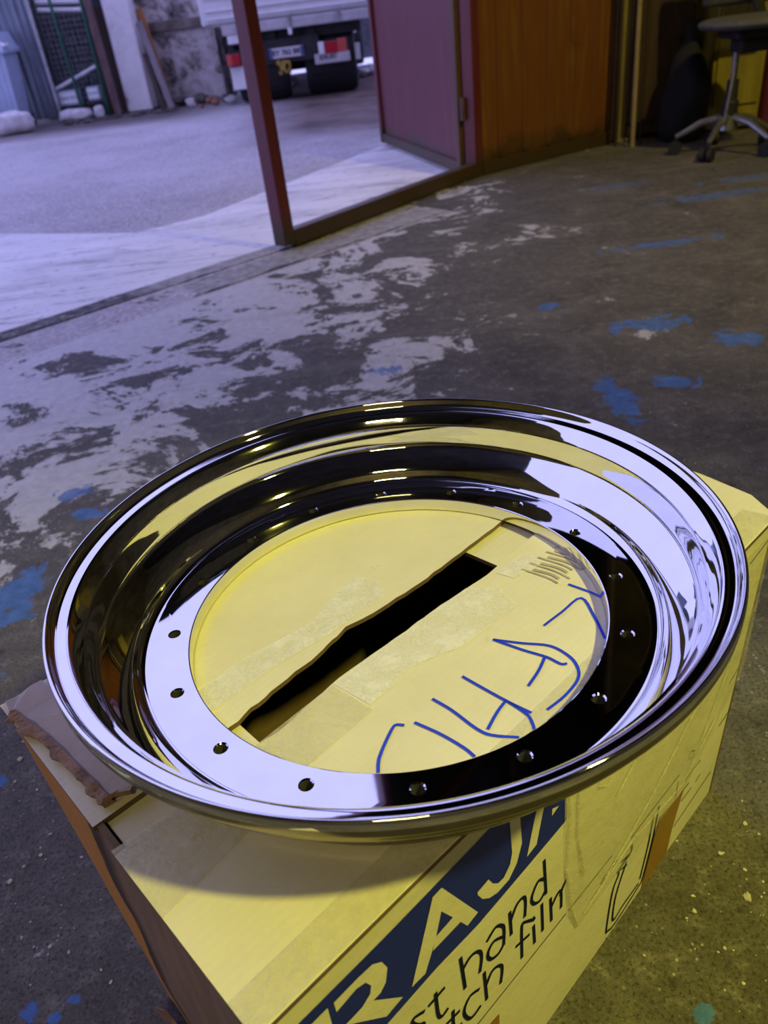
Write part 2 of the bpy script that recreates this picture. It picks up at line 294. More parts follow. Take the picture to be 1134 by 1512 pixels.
# ------------------------------------------------------------------ measured outlines on the box (metres along the edge, metres up or across)
BAND=[(0.0206,0.3214),(0.0791,0.3188),(0.1492,0.3182),(0.1864,0.3196),(0.237,0.2646),(0.2369,0.2476),(0.1445,0.2421),(0.1077,0.2447),(0.0648,0.2433)]
LETTERS=[[(0.0878,0.253),(0.1128,0.3113),(0.1201,0.3114),(0.1175,0.2924),(0.1093,0.2712),(0.0986,0.2518)],[(0.1201,0.3114),(0.1453,0.2549),(0.1354,0.2532),(0.1251,0.2756),(0.1168,0.2928)],[(0.1104,0.2746),(0.1251,0.2756),(0.1305,0.2638),(0.1068,0.2649)],[(0.0405,0.31),(0.0569,0.3096),(0.0668,0.3082),(0.0724,0.3025),(0.075,0.2929),(0.072,0.282),(0.0673,0.2777),(0.062,0.278),(0.0805,0.2531),(0.0675,0.2516),(0.0474,0.2767),(0.0422,0.2827),(0.0471,0.2823),(0.0548,0.2823),(0.0613,0.2863),(0.063,0.2924),(0.0603,0.2996),(0.0544,0.3023),(0.0405,0.3005)],[(0.0163,0.3123),(0.0257,0.3117),(0.0366,0.311),(0.0362,0.2934),(0.0306,0.2864)],[(0.1794,0.3231),(0.1892,0.3159),(0.1894,0.2748),(0.1834,0.2609),(0.175,0.2532),(0.1637,0.2529),(0.156,0.2565),(0.1502,0.2628),(0.1469,0.2709),(0.1467,0.2739),(0.157,0.2748),(0.1604,0.2665),(0.1649,0.2614),(0.1704,0.2607),(0.177,0.2668),(0.1797,0.2758)],[(0.1934,0.2559),(0.2039,0.2878),(0.2085,0.3006),(0.217,0.2951),(0.2112,0.2821),(0.2036,0.2576)],[(0.2206,0.2691),(0.2212,0.2757),(0.2284,0.2715)]]
TEXT=[[(0.1266,0.2287),(0.1269,0.1928)],[(0.127,0.2143),(0.1335,0.2186),(0.1397,0.2174),(0.1437,0.2115),(0.1439,0.2032),(0.1412,0.1916)],[(0.1507,0.2154),(0.159,0.2196),(0.1646,0.2148),(0.1669,0.2077),(0.1654,0.1904)],[(0.1657,0.2002),(0.1568,0.2068),(0.1508,0.2031),(0.15,0.1962),(0.1535,0.19),(0.1601,0.1876),(0.1654,0.1914)],[(0.1736,0.2183),(0.1736,0.1923)],[(0.1737,0.2074),(0.1799,0.2169),(0.186,0.2187),(0.1891,0.2157),(0.1897,0.208),(0.1883,0.1948)],[(0.2112,0.2314),(0.2121,0.1921)],[(0.211,0.2105),(0.2046,0.2165),(0.1983,0.2108),(0.1961,0.2037),(0.1991,0.1961),(0.2056,0.1924),(0.2121,0.1973)],[(0.1963,0.1798),(0.1882,0.1877),(0.1845,0.1864),(0.183,0.1497)],[(0.1779,0.1713),(0.1916,0.1671)],[(0.1972,0.1712),(0.1976,0.1487)],[(0.197,0.1815),(0.1981,0.1779)],[(0.2071,0.1852),(0.2073,0.1518)],[(0.2171,0.1796),(0.2179,0.1506)],[(0.2176,0.1672),(0.224,0.1739),(0.2289,0.175),(0.2301,0.166),(0.2299,0.1522)],[(0.229,0.1695),(0.2328,0.1763),(0.2363,0.1793)],[(0.1143,0.183),(0.1128,0.1666),(0.1146,0.1591),(0.1193,0.1578)],[(0.1068,0.177),(0.1191,0.175)],[(0.1384,0.1734),(0.1305,0.1773),(0.1244,0.1717),(0.1233,0.1635),(0.127,0.1526),(0.1319,0.1503),(0.1378,0.1518)],[(0.1449,0.1849),(0.1446,0.1511)],[(0.145,0.1673),(0.1511,0.1755),(0.157,0.1751),(0.1616,0.1693),(0.1616,0.1615),(0.1594,0.1504)],[(0.1034,0.2216),(0.1025,0.1978),(0.1051,0.191),(0.1102,0.192)],[(0.0973,0.2169),(0.1102,0.2174)],[(0.0926,0.2169),(0.0853,0.2211),(0.0831,0.2181),(0.087,0.2092),(0.0905,0.2055),(0.0904,0.1984)]]
ICON=[[(0.3336,0.1088),(0.3328,0.0989),(0.3162,0.0967),(0.3143,0.088),(0.3067,0.072),(0.3028,0.0187),(0.307,0.0112),(0.3197,0.0066),(0.36,0.0135),(0.3658,0.0187),(0.3755,0.0722),(0.3783,0.1129)],[(0.3268,0.0922),(0.3143,0.0594),(0.3123,0.026),(0.3172,0.0163),(0.3305,0.0203),(0.3575,0.0197)],[(0.3697,0.1089),(0.3674,0.0728),(0.3599,0.026)],[(0.3183,0.1037),(0.3319,0.0986)],[(0.3274,0.0874),(0.312,0.0963)]]
THIN=[[(0.1273,0.1339),(0.2362,0.135)],[(0.2202,-0.0286),(0.2991,-0.0212)],[(0.331,0.1223),(0.345,0.1225),(0.3767,0.1225),(0.414,0.1201)],[(0.461,0.0946),(0.4291,0.0957)],[(0.4979,0.0404),(0.4225,0.0342)],[(0.4499,0.0651),(0.4303,0.0653)],[(0.4676,0.0673),(0.4591,0.0644)],[(0.441,0.0811),(0.4303,0.0822)],[(0.4142,0.1106),(0.4132,0.0873)],[(0.3049,0.0014),(0.3042,-0.0072)],[(0.3051,-0.0185),(0.354,-0.0286)],[(0.2856,0.1125),(0.2906,0.117),(0.2949,0.1144)],[(0.3017,0.1156),(0.3039,0.1208),(0.3089,0.1175),(0.3075,0.1126),(0.3017,0.1156)],[(0.4955,0.3068),(0.5269,0.3125)],[(0.5004,0.1645),(0.5187,0.1704)],[(0.4957,0.1113),(0.5195,0.1146)],[(0.43,0.1279),(0.4335,0.1338),(0.4411,0.1278),(0.4404,0.1199),(0.4321,0.124)]]
AMBER=[(0.4308,0.0844),(0.4215,0.0828),(0.3836,0.0911),(0.3775,0.07),(0.3655,-0.003),(0.3596,-0.0082),(0.3573,-0.028),(0.384,-0.0365),(0.4103,-0.0348),(0.4173,0.0341),(0.427,0.073)]
AMBER2=[(0.1551,0.1136),(0.1373,0.1164),(0.1329,0.116),(0.1527,0.0809)]
STROKES=[[(0.1377,0.0639),(0.1445,0.0704),(0.1554,0.0764),(0.1676,0.0818),(0.1711,0.0817),(0.1736,0.0782)],[(0.1799,0.0738),(0.1834,0.0555),(0.1847,0.0372),(0.1838,0.028)],[(0.2021,0.079),(0.2028,0.063),(0.2012,0.0418),(0.2031,0.0307),(0.2122,0.0171)],[(0.2302,0.0774),(0.2307,0.0566),(0.2315,0.0392),(0.2332,0.0234)],[(0.2317,0.0417),(0.2201,0.0397),(0.2058,0.0354)],[(0.2315,0.0392),(0.2306,0.0245),(0.2264,0.0168),(0.2238,0.0139)],[(0.272,0.0848),(0.2763,0.0624),(0.2807,0.0457),(0.2811,0.0347),(0.2836,0.0317)],[(0.272,0.0848),(0.2818,0.0666),(0.2914,0.0501),(0.2906,0.0334),(0.2844,0.0229),(0.2749,0.0171),(0.2579,0.0154),(0.2421,0.0169)],[(0.2792,0.0462),(0.2665,0.0418),(0.2515,0.0387)],[(0.3068,0.0663),(0.3269,0.0651),(0.3487,0.0635),(0.337,0.045),(0.3212,0.0259)],[(0.3568,0.0799),(0.3585,0.0624),(0.3584,0.0472)],[(0.3831,0.0858),(0.3836,0.079)]]
FAR=[(0.0767,0.1636),(0.0992,0.1658),(0.1365,0.1707),(0.1819,0.1738),(0.2145,0.1807),(0.2383,0.1761),(0.2884,0.1736),(0.3397,0.1755),(0.4066,0.1782),(0.4453,0.1776)]
NEAR=[(0.0748,0.1372),(0.1016,0.1385),(0.1229,0.1376),(0.1754,0.1437),(0.2405,0.1417),(0.2776,0.1417),(0.3293,0.1377),(0.4098,0.1441),(0.4531,0.1463)]
TORN=[(0.0037,0.3062),(0.0305,0.3051),(0.0286,0.2333),(0.0327,0.1664),(0.027,0.1641),(0.0193,0.1684),(0.012,0.1696),(0.0113,0.1912),(0.0096,0.2171),(0.0075,0.2495),(0.0037,0.275),(0.0014,0.2911)]
# ------------------------------------------------------------------ mesh helpers
class MB:
    def __init__(s): s.v = []; s.f = []; s.mi = []
    def add(s, vs, fs, mi=0):
        o = len(s.v); s.v += [Vector(p) for p in vs]; s.f += [tuple(i+o for i in f) for f in fs]; s.mi += [mi]*len(fs); return s
    def box(s, c, size, rz=0.0, mi=0, rot=None, bev=0.0):
        x, y, z = (q/2 for q in size); R = rot or Matrix.Rotation(rz, 3, 'Z'); c = Vector(c)
        if bev <= 0:
            vs = [c + R @ Vector((a*x, b*y, d*z)) for a in (-1, 1) for b in (-1, 1) for d in (-1, 1)]
            return s.add(vs, [(0, 1, 3, 2), (4, 6, 7, 5), (0, 4, 5, 1), (2, 3, 7, 6), (0, 2, 6, 4), (1, 5, 7, 3)], mi)
        bm = bmesh.new(); bmesh.ops.create_cube(bm, size=1.0)
        for q in bm.verts: q.co = Vector((q.co.x*2*x, q.co.y*2*y, q.co.z*2*z))
        bmesh.ops.bevel(bm, geom=bm.edges[:], offset=min(bev, x*.9, y*.9, z*.9), segments=2, profile=0.5, affect='EDGES')
        bm.verts.index_update()
        s.add([c + R @ q.co for q in bm.verts], [tuple(q.index for q in f.verts) for f in bm.faces], mi); bm.free(); return s
    def bar(s, a, b, w, h, up=(0, 0, 1), mi=0, bev=0.0):
        a, b = Vector(a), Vector(b); d = b-a; L = d.length; x = d.normalized(); u = Vector(up)
        y = u.cross(x); y = y.normalized() if y.length > 1e-6 else Vector((0, 1, 0)).cross(x).normalized(); z = x.cross(y)
        R = Matrix((x, y, z)).transposed(); return s.box((a+b)/2, (L, w, h), mi=mi, rot=R, bev=bev)
    def tube(s, pts, r, n=12, mi=0, cap=True):
        pts = [Vector(p) for p in pts]; rs = r if isinstance(r, (list, tuple)) else [r]*len(pts); vs = []; fs = []
        ref = None
        for k, p in enumerate(pts):
            d = (pts[min(k+1, len(pts)-1)] - pts[max(k-1, 0)]).normalized()
            if ref is None: ref = d.orthogonal().normalized()
            ref = (ref - d*ref.dot(d)).normalized(); b = d.cross(ref)
            vs += [p + (ref*math.cos(2*PI*i/n) + b*math.sin(2*PI*i/n))*rs[k] for i in range(n)]
        for k in range(len(pts)-1):
            fs += [(k*n+i, k*n+(i+1) % n, (k+1)*n+(i+1) % n, (k+1)*n+i) for i in range(n)]
        if cap: fs += [tuple(range(n))[::-1], tuple((len(pts)-1)*n+i for i in range(n))]
        return s.add(vs, fs, mi)
    def lathe(s, prof, n, mi=0, R=None, c=(0, 0, 0), closed=False):
        R = R or Matrix.Identity(3); c = Vector(c); vs = []; fs = []
        for (r, z) in prof: vs += [c + R @ Vector((r*math.cos(2*PI*i/n), r*math.sin(2*PI*i/n), z)) for i in range(n)]
        m = len(prof)
        for k in range(m-1 + (1 if closed else 0)):
            a, b = k*n, ((k+1) % m)*n
            fs += [(a+i, a+(i+1) % n, b+(i+1) % n, b+i) for i in range(n)]
        return s.add(vs, fs, mi)
    def prism(s, poly, depth, fn, mi=0):
        """poly in 2-D, fn(u, v, w) gives the place; w runs 0..-depth"""
        n = len(poly); vs = [fn(u, v, 0) for u, v in poly] + [fn(u, v, -depth) for u, v in poly]
        bm = bmesh.new(); top = [bm.verts.new(p) for p in vs[:n]]; bot = [bm.verts.new(p) for p in vs[n:]]
        f1 = bm.faces.new(top); f2 = bm.faces.new(bot[::-1])
        for i in range(n): bm.faces.new((top[i], bot[i], bot[(i+1) % n], top[(i+1) % n]))
        bm.faces.remove(f1); bm.faces.remove(f2)
        from mathutils.geometry import tessellate_polygon
        for t_ in tessellate_polygon([[Vector((u, v, 0)) for u, v in poly]]):
            if len(set(t_)) == 3:
                bm.faces.new([top[i] for i in t_]); bm.faces.new([bot[i] for i in t_[::-1]])
        bm.verts.index_update()
        bmesh.ops.recalc_face_normals(bm, faces=bm.faces[:])
        s.add([q.co.copy() for q in bm.verts], [tuple(q.index for q in f.verts) for f in bm.faces], mi); bm.free(); return s
    def ribbon(s, pts, w, fn, mi=0, round_=True):
        """thin stroke of print or ink along 2-D points, mitred, on a surface fn(u, v, 0)"""
        P = [Vector((a, b)) for a, b in pts]
        if round_ and len(P) > 2:
            Q = []
            for i in range(len(P)-1):
                p0, p1, p2, p3 = P[max(i-1, 0)], P[i], P[i+1], P[min(i+2, len(P)-1)]
                for t in (0, .25, .5, .75):
                    Q.append(0.5*((2*p1) + (p2-p0)*t + (2*p0-5*p1+4*p2-p3)*t*t + (3*p1-p0-3*p2+p3)*t**3))
            P = Q + [P[-1]]
        vs = []
        for i, p in enumerate(P):
            d = P[min(i+1, len(P)-1)] - P[max(i-1, 0)]
            d = d.normalized() if d.length > 1e-9 else Vector((1, 0)); nn = Vector((-d.y, d.x))*w/2
            if i == 0: p = p - d*w*0.3
            if i == len(P)-1: p = p + d*w*0.3
            vs += [fn(p.x+nn.x, p.y+nn.y, 0), fn(p.x-nn.x, p.y-nn.y, 0)]
        return s.add(vs, [(2*i, 2*i+1, 2*i+3, 2*i+2) for i in range(len(P)-1)], mi)
def wloc(o):
    p = Vector((0, 0, 0))
    while o is not None: p = p + Vector(o.location); o = o.parent
    return p
def obj(name, mb, mats, parent=None, loc=None, smooth=False, angle=35):
    """link one mesh object built in world coordinates; its own origin is at loc (or at its parent)"""
    me = bpy.data.meshes.new(name); base = wloc(parent) if parent is not None else Vector(loc or (0, 0, 0))
    me.from_pydata([tuple(p-base) for p in mb.v], [], mb.f)
    for m_ in (mats if isinstance(mats, (list, tuple)) else [mats]): me.materials.append(m_)
    if any(mb.mi): me.polygons.foreach_set('material_index', mb.mi)
    bm = bmesh.new(); bm.from_mesh(me)
    bmesh.ops.recalc_face_normals(bm, faces=bm.faces[:])
    if smooth:
        for f in bm.faces: f.smooth = True
        for e in bm.edges:
            if len(e.link_faces) == 2 and e.calc_face_angle(0) > math.radians(angle): e.smooth = False
    bm.to_mesh(me); bm.free(); me.update()
    o = bpy.data.objects.new(name, me); COL.objects.link(o)
    if parent is not None: o.parent = parent
    else: o.location = base
    return o
def tag(o, label=None, cat=None, group=None, kind=None):
    for k, v in (('label', label), ('category', cat), ('group', group), ('kind', kind)):
        if v: o[k] = v
    return o
def thing(name, loc, label, cat, group=None):
    o = bpy.data.objects.new(name, None); COL.objects.link(o); o.location = loc; o.empty_display_size = 0.05
    return tag(o, label, cat, group)
def struct(name, mb, m, parent=None, loc=None, label=None, smooth=False):
    o = obj(name, mb, m, parent, loc, smooth)
    if parent is None: o['kind'] = 'structure'
    if label: o['label'] = label
    return o
def rock(mb, c, r, seed, flat=0.7, mi=0, sub=2):
    bm = bmesh.new(); bmesh.ops.create_icosphere(bm, subdivisions=sub, radius=1.0)
    sx, sy = 0.7+random.random()*.6, 0.7+random.random()*.6; rz = random.random()*PI
    for q in bm.verts:
        k = 1 + 0.55*noise.noise(q.co*1.3 + Vector((seed*3.1, seed*1.7, 0)))
        q.co = q.co*k; q.co = Vector((q.co.x*sx, q.co.y*sy, q.co.z*flat))
    R = Matrix.Rotation(rz, 3, 'Z'); mz = min(q.co.z for q in bm.verts)
    bm.verts.index_update()
    mb.add([Vector(c) + R @ Vector((q.co.x*r, q.co.y*r, (q.co.z-mz*0.92)*r)) for q in bm.verts], [tuple(q.index for q in f.verts) for f in bm.faces], mi); bm.free(); return mb
# ================================================================== STRUCTURE
UX, UY = 0.785, 0.62            # along the threshold
NX, NY = 0.62, -0.785           # into the workshop
def th(u, w, z=0.0): return Vector((-0.26 + UX*u + NX*w, 2.90 + UY*u + NY*w, z))
# workshop floor, one slab
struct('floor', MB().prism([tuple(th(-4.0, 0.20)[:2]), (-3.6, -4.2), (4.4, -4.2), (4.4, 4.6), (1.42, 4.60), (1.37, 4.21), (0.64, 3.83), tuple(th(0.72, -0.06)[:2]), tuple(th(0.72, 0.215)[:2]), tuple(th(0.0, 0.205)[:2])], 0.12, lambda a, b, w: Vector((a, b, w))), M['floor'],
       label='stained dark grey workshop floor with pale worn patches and spilt blue paint')
# old threshold strip: two broken grooves with crumbled mortar between them
mb = MB(); n = 300; rows = 26
for i in range(n+1):
    u = -4.0 + 4.75*i/n
    for j in range(rows+1):
        w = -0.10 + 0.32*j/rows; n1 = noise.noise(Vector((u*9, w*9, 1.3))); n2 = noise.noise(Vector((u*34, w*34, 4.1)))
        rough_ = max(0.0, min(1.0, (-0.35 - u)*3)) * (1 if 0.0 < w < 0.19 else 0)
        z = -0.003 - rough_*(0.010 + 0.012*n1 + 0.010*n2)
        if abs(w-0.004) < 0.012 or abs(w-0.188) < 0.014: z -= 0.014 + 0.008*n1
        mb.v.append(th(u, w, min(z, -0.0015)))
for i in range(n):
    for j in range(rows): mb.f.append((i*(rows+1)+j, (i+1)*(rows+1)+j, (i+1)*(rows+1)+j+1, i*(rows+1)+j+1)); mb.mi.append(0)
struct('trim_threshold', mb, M['joint'], label='crumbled threshold strip with two dark broken grooves along the doorway', smooth=True)
# apron outside the door, then the yard asphalt
ap = [tuple(th(-4.0, -0.085)[:2]), tuple(th(0.70, -0.085)[:2]), tuple(th(0.72, 0.0)[:2]), tuple(th(2.3, -0.02)[:2]), (0.95, 4.9), (0.25, 5.05), (-0.64, 3.70), (-0.92, 3.53), (-1.40, 3.76), (-1.63, 3.88), (-3.6, 4.8), (-5.0, 4.0)]
struct('apron', MB().prism(ap, 0.10, lambda a, b, w: Vector((a, b, w-0.004))), M['apron'], label='pale concrete apron just outside the open doorway')
struct('yard_ground', MB().box((-1.0, 7.0, -0.056), (16, 11.0, 0.10)), M['asphalt'], label='purple-grey asphalt of the yard with a muddy patch under the truck')
# room shell
def wallbar(name, a, b, z0, z1, th_, m, label=None):
    a, b = Vector((*a, 0)), Vector((*b, 0)); d = (b-a); L = d.length; ang = math.atan2(d.y, d.x); c = (a+b)/2
    return struct(name, MB().box((c.x, c.y, (z0+z1)/2), (L, th_, z1-z0), ang), m, label=label)
HC = 4.8
wallbar('wall_left', th(-4.05, 0.0)[:2], (-3.6, -4.1), 0, HC, 0.16, M['plaster_in'])
wallbar('wall_back', (-3.7, -4.1), (4.35, -4.1), 0, HC, 0.16, M['plaster_in'])
wallbar('wall_right', (4.3, -4.1), (4.3, 4.5), 0, HC, 0.16, M['plaster_in'])
wallbar('wall_front', (1.44, 4.44), (4.3, 4.44), 0, HC, 0.16, M['plaster_in'])
struct('ceiling', MB().prism([tuple(th(-4.2, -0.05)[:2]), (-3.8, -4.3), (4.5, -4.3), (4.5, 4.65), (1.3, 4.65), tuple(th(1.9, -0.1)[:2])], 0.16, lambda a, b, w: Vector((a, b, w+HC+0.16))), M['ceiling'])

struct('trim_jamb', MB().prism([(1.405, 4.195), (1.47, 4.20), (1.47, 4.52), (1.36, 4.52)], HC, lambda a, b, w: Vector((a, b, HC+w))), M['plaster_in'])

# ================================================================== RED GATE WITH WICKET DOOR
W_ = Vector((0.700, 0.714, 0)); O_ = Vector((-0.714, 0.700, 0))        # along the gate / outwards
G0 = Vector((-0.232, 2.892, 0))
def gp(u, o, z): return G0 + W_*u + O_*o + Vector((0, 0, z))
gate = thing('door_1', G0, 'dark red steel gate frame with an empty wicket opening, front leaf', 'gate'); gate['kind'] = 'structure'; del gate['category']
H = 4.75; LG = 1.235
def gbar(name, u0, u1, o0, o1, z0, z1, m, parent, bev=0.004, label=None):
    c = gp((u0+u1)/2, (o0+o1)/2, (z0+z1)/2); o = obj(name, MB().box(c, (u1-u0, o1-o0, z1-z0), math.atan2(W_.y, W_.x), bev=bev), m, parent)
    if label: o['label'] = label
    return o
gbar('post', 0.0, 0.052, 0.0, 0.062, 0.012, H, M['gate'], gate)
gbar('bottom_rail', 0.052, LG, 0.0, 0.05, 0.002, 0.060, M['gate_in'], gate)
gbar('stile', LG-0.03, LG+0.028, -0.004, 0.055, 0.002, H, M['gate'], gate)
gbar('wicket_head', 0.052, LG-0.03, 0.0, 0.055, 2.05, 2.11, M['gate_in'], gate)
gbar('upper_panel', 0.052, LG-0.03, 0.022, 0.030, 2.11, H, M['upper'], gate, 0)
for z in (3.0, 3.9): gbar('cross_rail', 0.052, LG-0.03, 0.0, 0.022, z, z+0.05, M['gate_in'], gate)
for z in (0.24, 1.7):
    obj('hinge', MB().tube([gp(LG-0.042, 0.05, z), gp(LG-0.042, 0.05, z+0.09)], 0.012, 10), M['rust'], gate, smooth=True)
# solid leaf to the right of the wicket
Q0, Q1 = Vector((0.655, 3.785, 0)), Vector((1.395, 4.185, 0)); dq = (Q1-Q0).normalized(); oq = Vector((-dq.y, dq.x, 0)); LQ = (Q1-Q0).length
leaf = thing('door_2', Q0, 'wide solid brown-red gate leaf with a grimy foot, right of the opening', 'gate'); leaf['kind'] = 'structure'; del leaf['category']
def qbox(name, u0, u1, o0, o1, z0, z1, m, bev=0.003):
    c = Q0 + dq*((u0+u1)/2) + oq*((o0+o1)/2) + Vector((0, 0, (z0+z1)/2))
    return obj(name, MB().box(c, (u1-u0, o1-o0, z1-z0), math.atan2(dq.y, dq.x), bev=bev), m, leaf)
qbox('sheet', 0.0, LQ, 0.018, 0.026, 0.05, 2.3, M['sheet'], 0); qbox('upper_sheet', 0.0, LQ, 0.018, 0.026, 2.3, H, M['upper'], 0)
for k_ in range(5):
    qbox('pressed_rib', 0.10+0.145*k_, 0.128+0.145*k_, 0.012, 0.019, 0.06, 2.28, M['sheet'], 0.003)
qbox('foot_rail', 0.0, LQ, 0.0, 0.05, 0.002, 0.055, M['gate_in'])
qbox('end_stile', LQ-0.04, LQ, -0.01, 0.05, 0.012, H, M['brown'])
# wicket leaf swung out into the yard
L0, L1 = Vector((0.285, 5.10, 0)), Vector((0.572, 3.80, 0)); dl = (L1-L0).normalized(); ol = Vector((dl.y, -dl.x, 0)); LL = (L1-L0).length
wick = thing('door_3', L1, 'plum red wicket door leaf standing open in the yard', 'door'); wick['kind'] = 'structure'; del wick['category']
def lbox(name, u0, u1, o0, o1, z0, z1, m, bev=0.004):
    c = L0 + dl*((u0+u1)/2) + ol*((o0+o1)/2) + Vector((0, 0, (z0+z1)/2))
    return obj(name, MB().box(c, (u1-u0, o1-o0, z1-z0), math.atan2(dl.y, dl.x), bev=bev), m, wick)
lbox('panel', 0.03, LL-0.03, -0.004, 0.004, 0.03, 2.0, M['gate'], 0)
lbox('stile', 0.0, 0.045, -0.02, 0.024, 0.012, 2.03, M['gate']); lbox('stile', LL-0.045, LL, -0.022, 0.024, 0.012, 2.03, M['gate_in'])
lbox('rail', 0.045, LL-0.045, -0.018, 0.020, 0.012, 0.062, M['gate']); lbox('rail', 0.045, LL-0.045, -0.018, 0.020, 1.98, 2.03, M['gate'])

# ================================================================== CARDBOARD BOX
NRM = Vector((-0.00599, 0.03501, 0.99937))
WC = Vector((-0.00065, 0.44139, 0.34462))                       # wheel centre, level of the bolt face
A0 = Vector((-0.087, 0.162, 0)); U = Vector((0.764, 0.645, 0)).normalized(); V = Vector((-U.y, U.x, 0)); F_ = -V
def topz(x, y, off): return WC.z + off/NRM.z - (NRM.x*(x-WC.x) + NRM.y*(y-WC.y))/NRM.z
OFFT = -0.0125
def top(s, t, w=0.0):                                            # on the lid
    p = A0 + U*s + V*t; sag = 0.0
    return Vector((p.x, p.y, topz(p.x, p.y, OFFT) + sag + w))
def bulge(s, z):                                                 # the long printed side leans out towards its foot
    return 0.004*math.sin(PI*min(1, max(0, s/0.53)))*math.sin(PI*min(1, max(0, z/0.33))) + 0.014*(1-s/0.53)*max(0.0, 1-z/0.33)**2
def face(s, z, w=0.0):
    p = A0 + U*s + F_*(bulge(s, z) + w); return Vector((p.x, p.y, z))
box = thing('cardboard_box', (0.05, 0.42, 0), 'battered cream cardboard box with blue printed lettering under the chrome wheel ring', 'box')
def panel(name, fn, nu, nv, thick, mats, parent, nrm):
    """sheet of board: outer skin fn(u,v), inner skin pushed along -nrm; slot 0 outside, slot 1 inside and edges"""
    mb = MB(); nrm = Vector(nrm)
    for lay in (0, 1):
        for i in range(nu+1):
            for j in range(nv+1): mb.v.append(fn(i/nu, j/nv) - nrm*thick*lay)
    id_ = lambda l, i, j: l*(nu+1)*(nv+1) + i*(nv+1) + j
    for i in range(nu):
        for j in range(nv):
            mb.f.append((id_(0, i, j), id_(0, i+1, j), id_(0, i+1, j+1), id_(0, i, j+1))); mb.mi.append(0)
            mb.f.append((id_(1, i, j), id_(1, i, j+1), id_(1, i+1, j+1), id_(1, i+1, j))); mb.mi.append(1)
    for i in range(nu):
        for j in (0, nv): mb.f.append((id_(0, i, j), id_(0, i+1, j), id_(1, i+1, j), id_(1, i, j))); mb.mi.append(1)
    for j in range(nv):
        for i in (0, nu): mb.f.append((id_(0, i, j), id_(0, i, j+1), id_(1, i, j+1), id_(1, i, j))); mb.mi.append(1)
    o = obj(name, mb, mats, parent, smooth=True)
    # simple uv: u along, v up (first skin order)
    uvl = o.data.uv_layers.new(name='UVMap'); tot = (nu+1)*(nv+1)
    for poly in o.data.polygons:
        for li, vi in zip(poly.loop_indices, poly.vertices):
            q = vi % tot; uvl.data[li].uv = ((q//(nv+1))/nu, (q % (nv+1))/nv)
    return o
HT = lambda s, t: top(s, t).z - 0.001
# right end: corners of the crushed side
def lerp(a, b, t): return a + (b-a)*t
TRt, TFt, TLt = (0.535, 0.0), (0.560, 0.312), (0.004, 0.314)
BR = Vector((0.303, 0.490, 0)); BF = Vector((0.09, 0.735, 0)); BL = Vector((-0.246, 0.352, 0)); BN = face(0.0, 0.0)
def front_fn(u, v):
    z = v*HT(u*0.535, 0); s = u*lerp(0.511, 0.535, v); return face(s, z)
panel('front_panel', front_fn, 40, 26, 0.004, [M['cream'], M['kraft']], box, F_)
def right_fn(u, v):
    b = lerp(BR, BF, u); s = lerp(TRt[0], TFt[0], u) + 0.03*math.sin(PI*min(1, u*1.15)) ; tt = lerp(0, 0.312, u); t_ = top(s, tt); t_.z -= 0.001
    q = lerp(b, t_, v); return q
panel('right_panel', right_fn, 20, 16, 0.004, [M['cream'], M['kraft']], box, U)
def back_fn(u, v): 
    t_ = top(lerp(TFt[0], TLt[0], u), 0.313); t_.z -= 0.001; return lerp(lerp(BF, BL, u), t_, v)
panel('back_panel', back_fn, 16, 10, 0.004, [M['cream'], M['kraft']], box, V)
def left_fn(u, v):
    t_ = top(0.002, lerp(0.314, 0.0, u)); t_.z -= 0.001; b = lerp(BL, BN, u)
    q = lerp(b, t_, v); k = noise.noise(Vector((u*5, v*4, 2.2)))
    return q - U*(0.004*k*math.sin(PI*v)*math.sin(PI*u) + 0.006*math.sin(PI*v)*math.sin(PI*u))
panel('left_panel', left_fn, 30, 24, 0.004, [M['brown_side'], M['kraft']], box, -U)
obj('bottom_panel', MB().prism([(BL.x+.006, BL.y), (BN.x, BN.y+.006), (BR.x-.006, BR.y), (BF.x, BF.y-.006)], 0.004, lambda a, b, w: Vector((a, b, 0.0055+w))), M['kraft'], box)
# lid: two long flaps with a ragged gap, two short flaps under them
flapmats = [M['cream'], M['kraft']]
def flap(name, poly, drop=0.0, thick=0.004):
    mb = MB().prism(poly, thick, lambda a, b, w: top(a, b, w-drop))
    o = obj(name, mb, flapmats, box)
    for p_ in o.data.polygons:
        p_.material_index = 0 if p_.normal.z > 0.7 else 1
    return o
def rag(L, amp=0.0012, k=6, seed=0):
    out = []
    for i in range(len(L)-1):
        for j in range(k):
            t = j/k; a = lerp(L[i][0], L[i+1][0], t); b = lerp(L[i][1], L[i+1][1], t)
            out.append((a, b + amp*noise.noise(Vector((a*90, seed, 0)))))
    return out + [L[-1]]
near = rag(NEAR, 0.0014, 6, 3.0); far = rag(FAR, 0.0016, 6, 9.0)
flap('long_flap', [(0.0, 0.0), (0.10, -.0008), (0.26, -.0035), (0.40, -.002), (0.535, 0.0), (0.556, 0.03), (0.566, 0.08), (0.572, 0.146)] + near[::-1] + [(0.0, 0.136)])
flap('long_flap', [(0.0, 0.164)] + far + [(0.572, 0.177), (0.566, 0.25), (0.558, 0.312), (0.0, 0.314)])
flap('short_flap', [(0.008, 0.012), (0.104, 0.016), (0.108, 0.29), (0.008, 0.30)], 0.0052)
flap('short_flap', [(0.352, 0.018), (0.54, 0.012), (0.555, 0.30), (0.345, 0.29)], 0.0052)
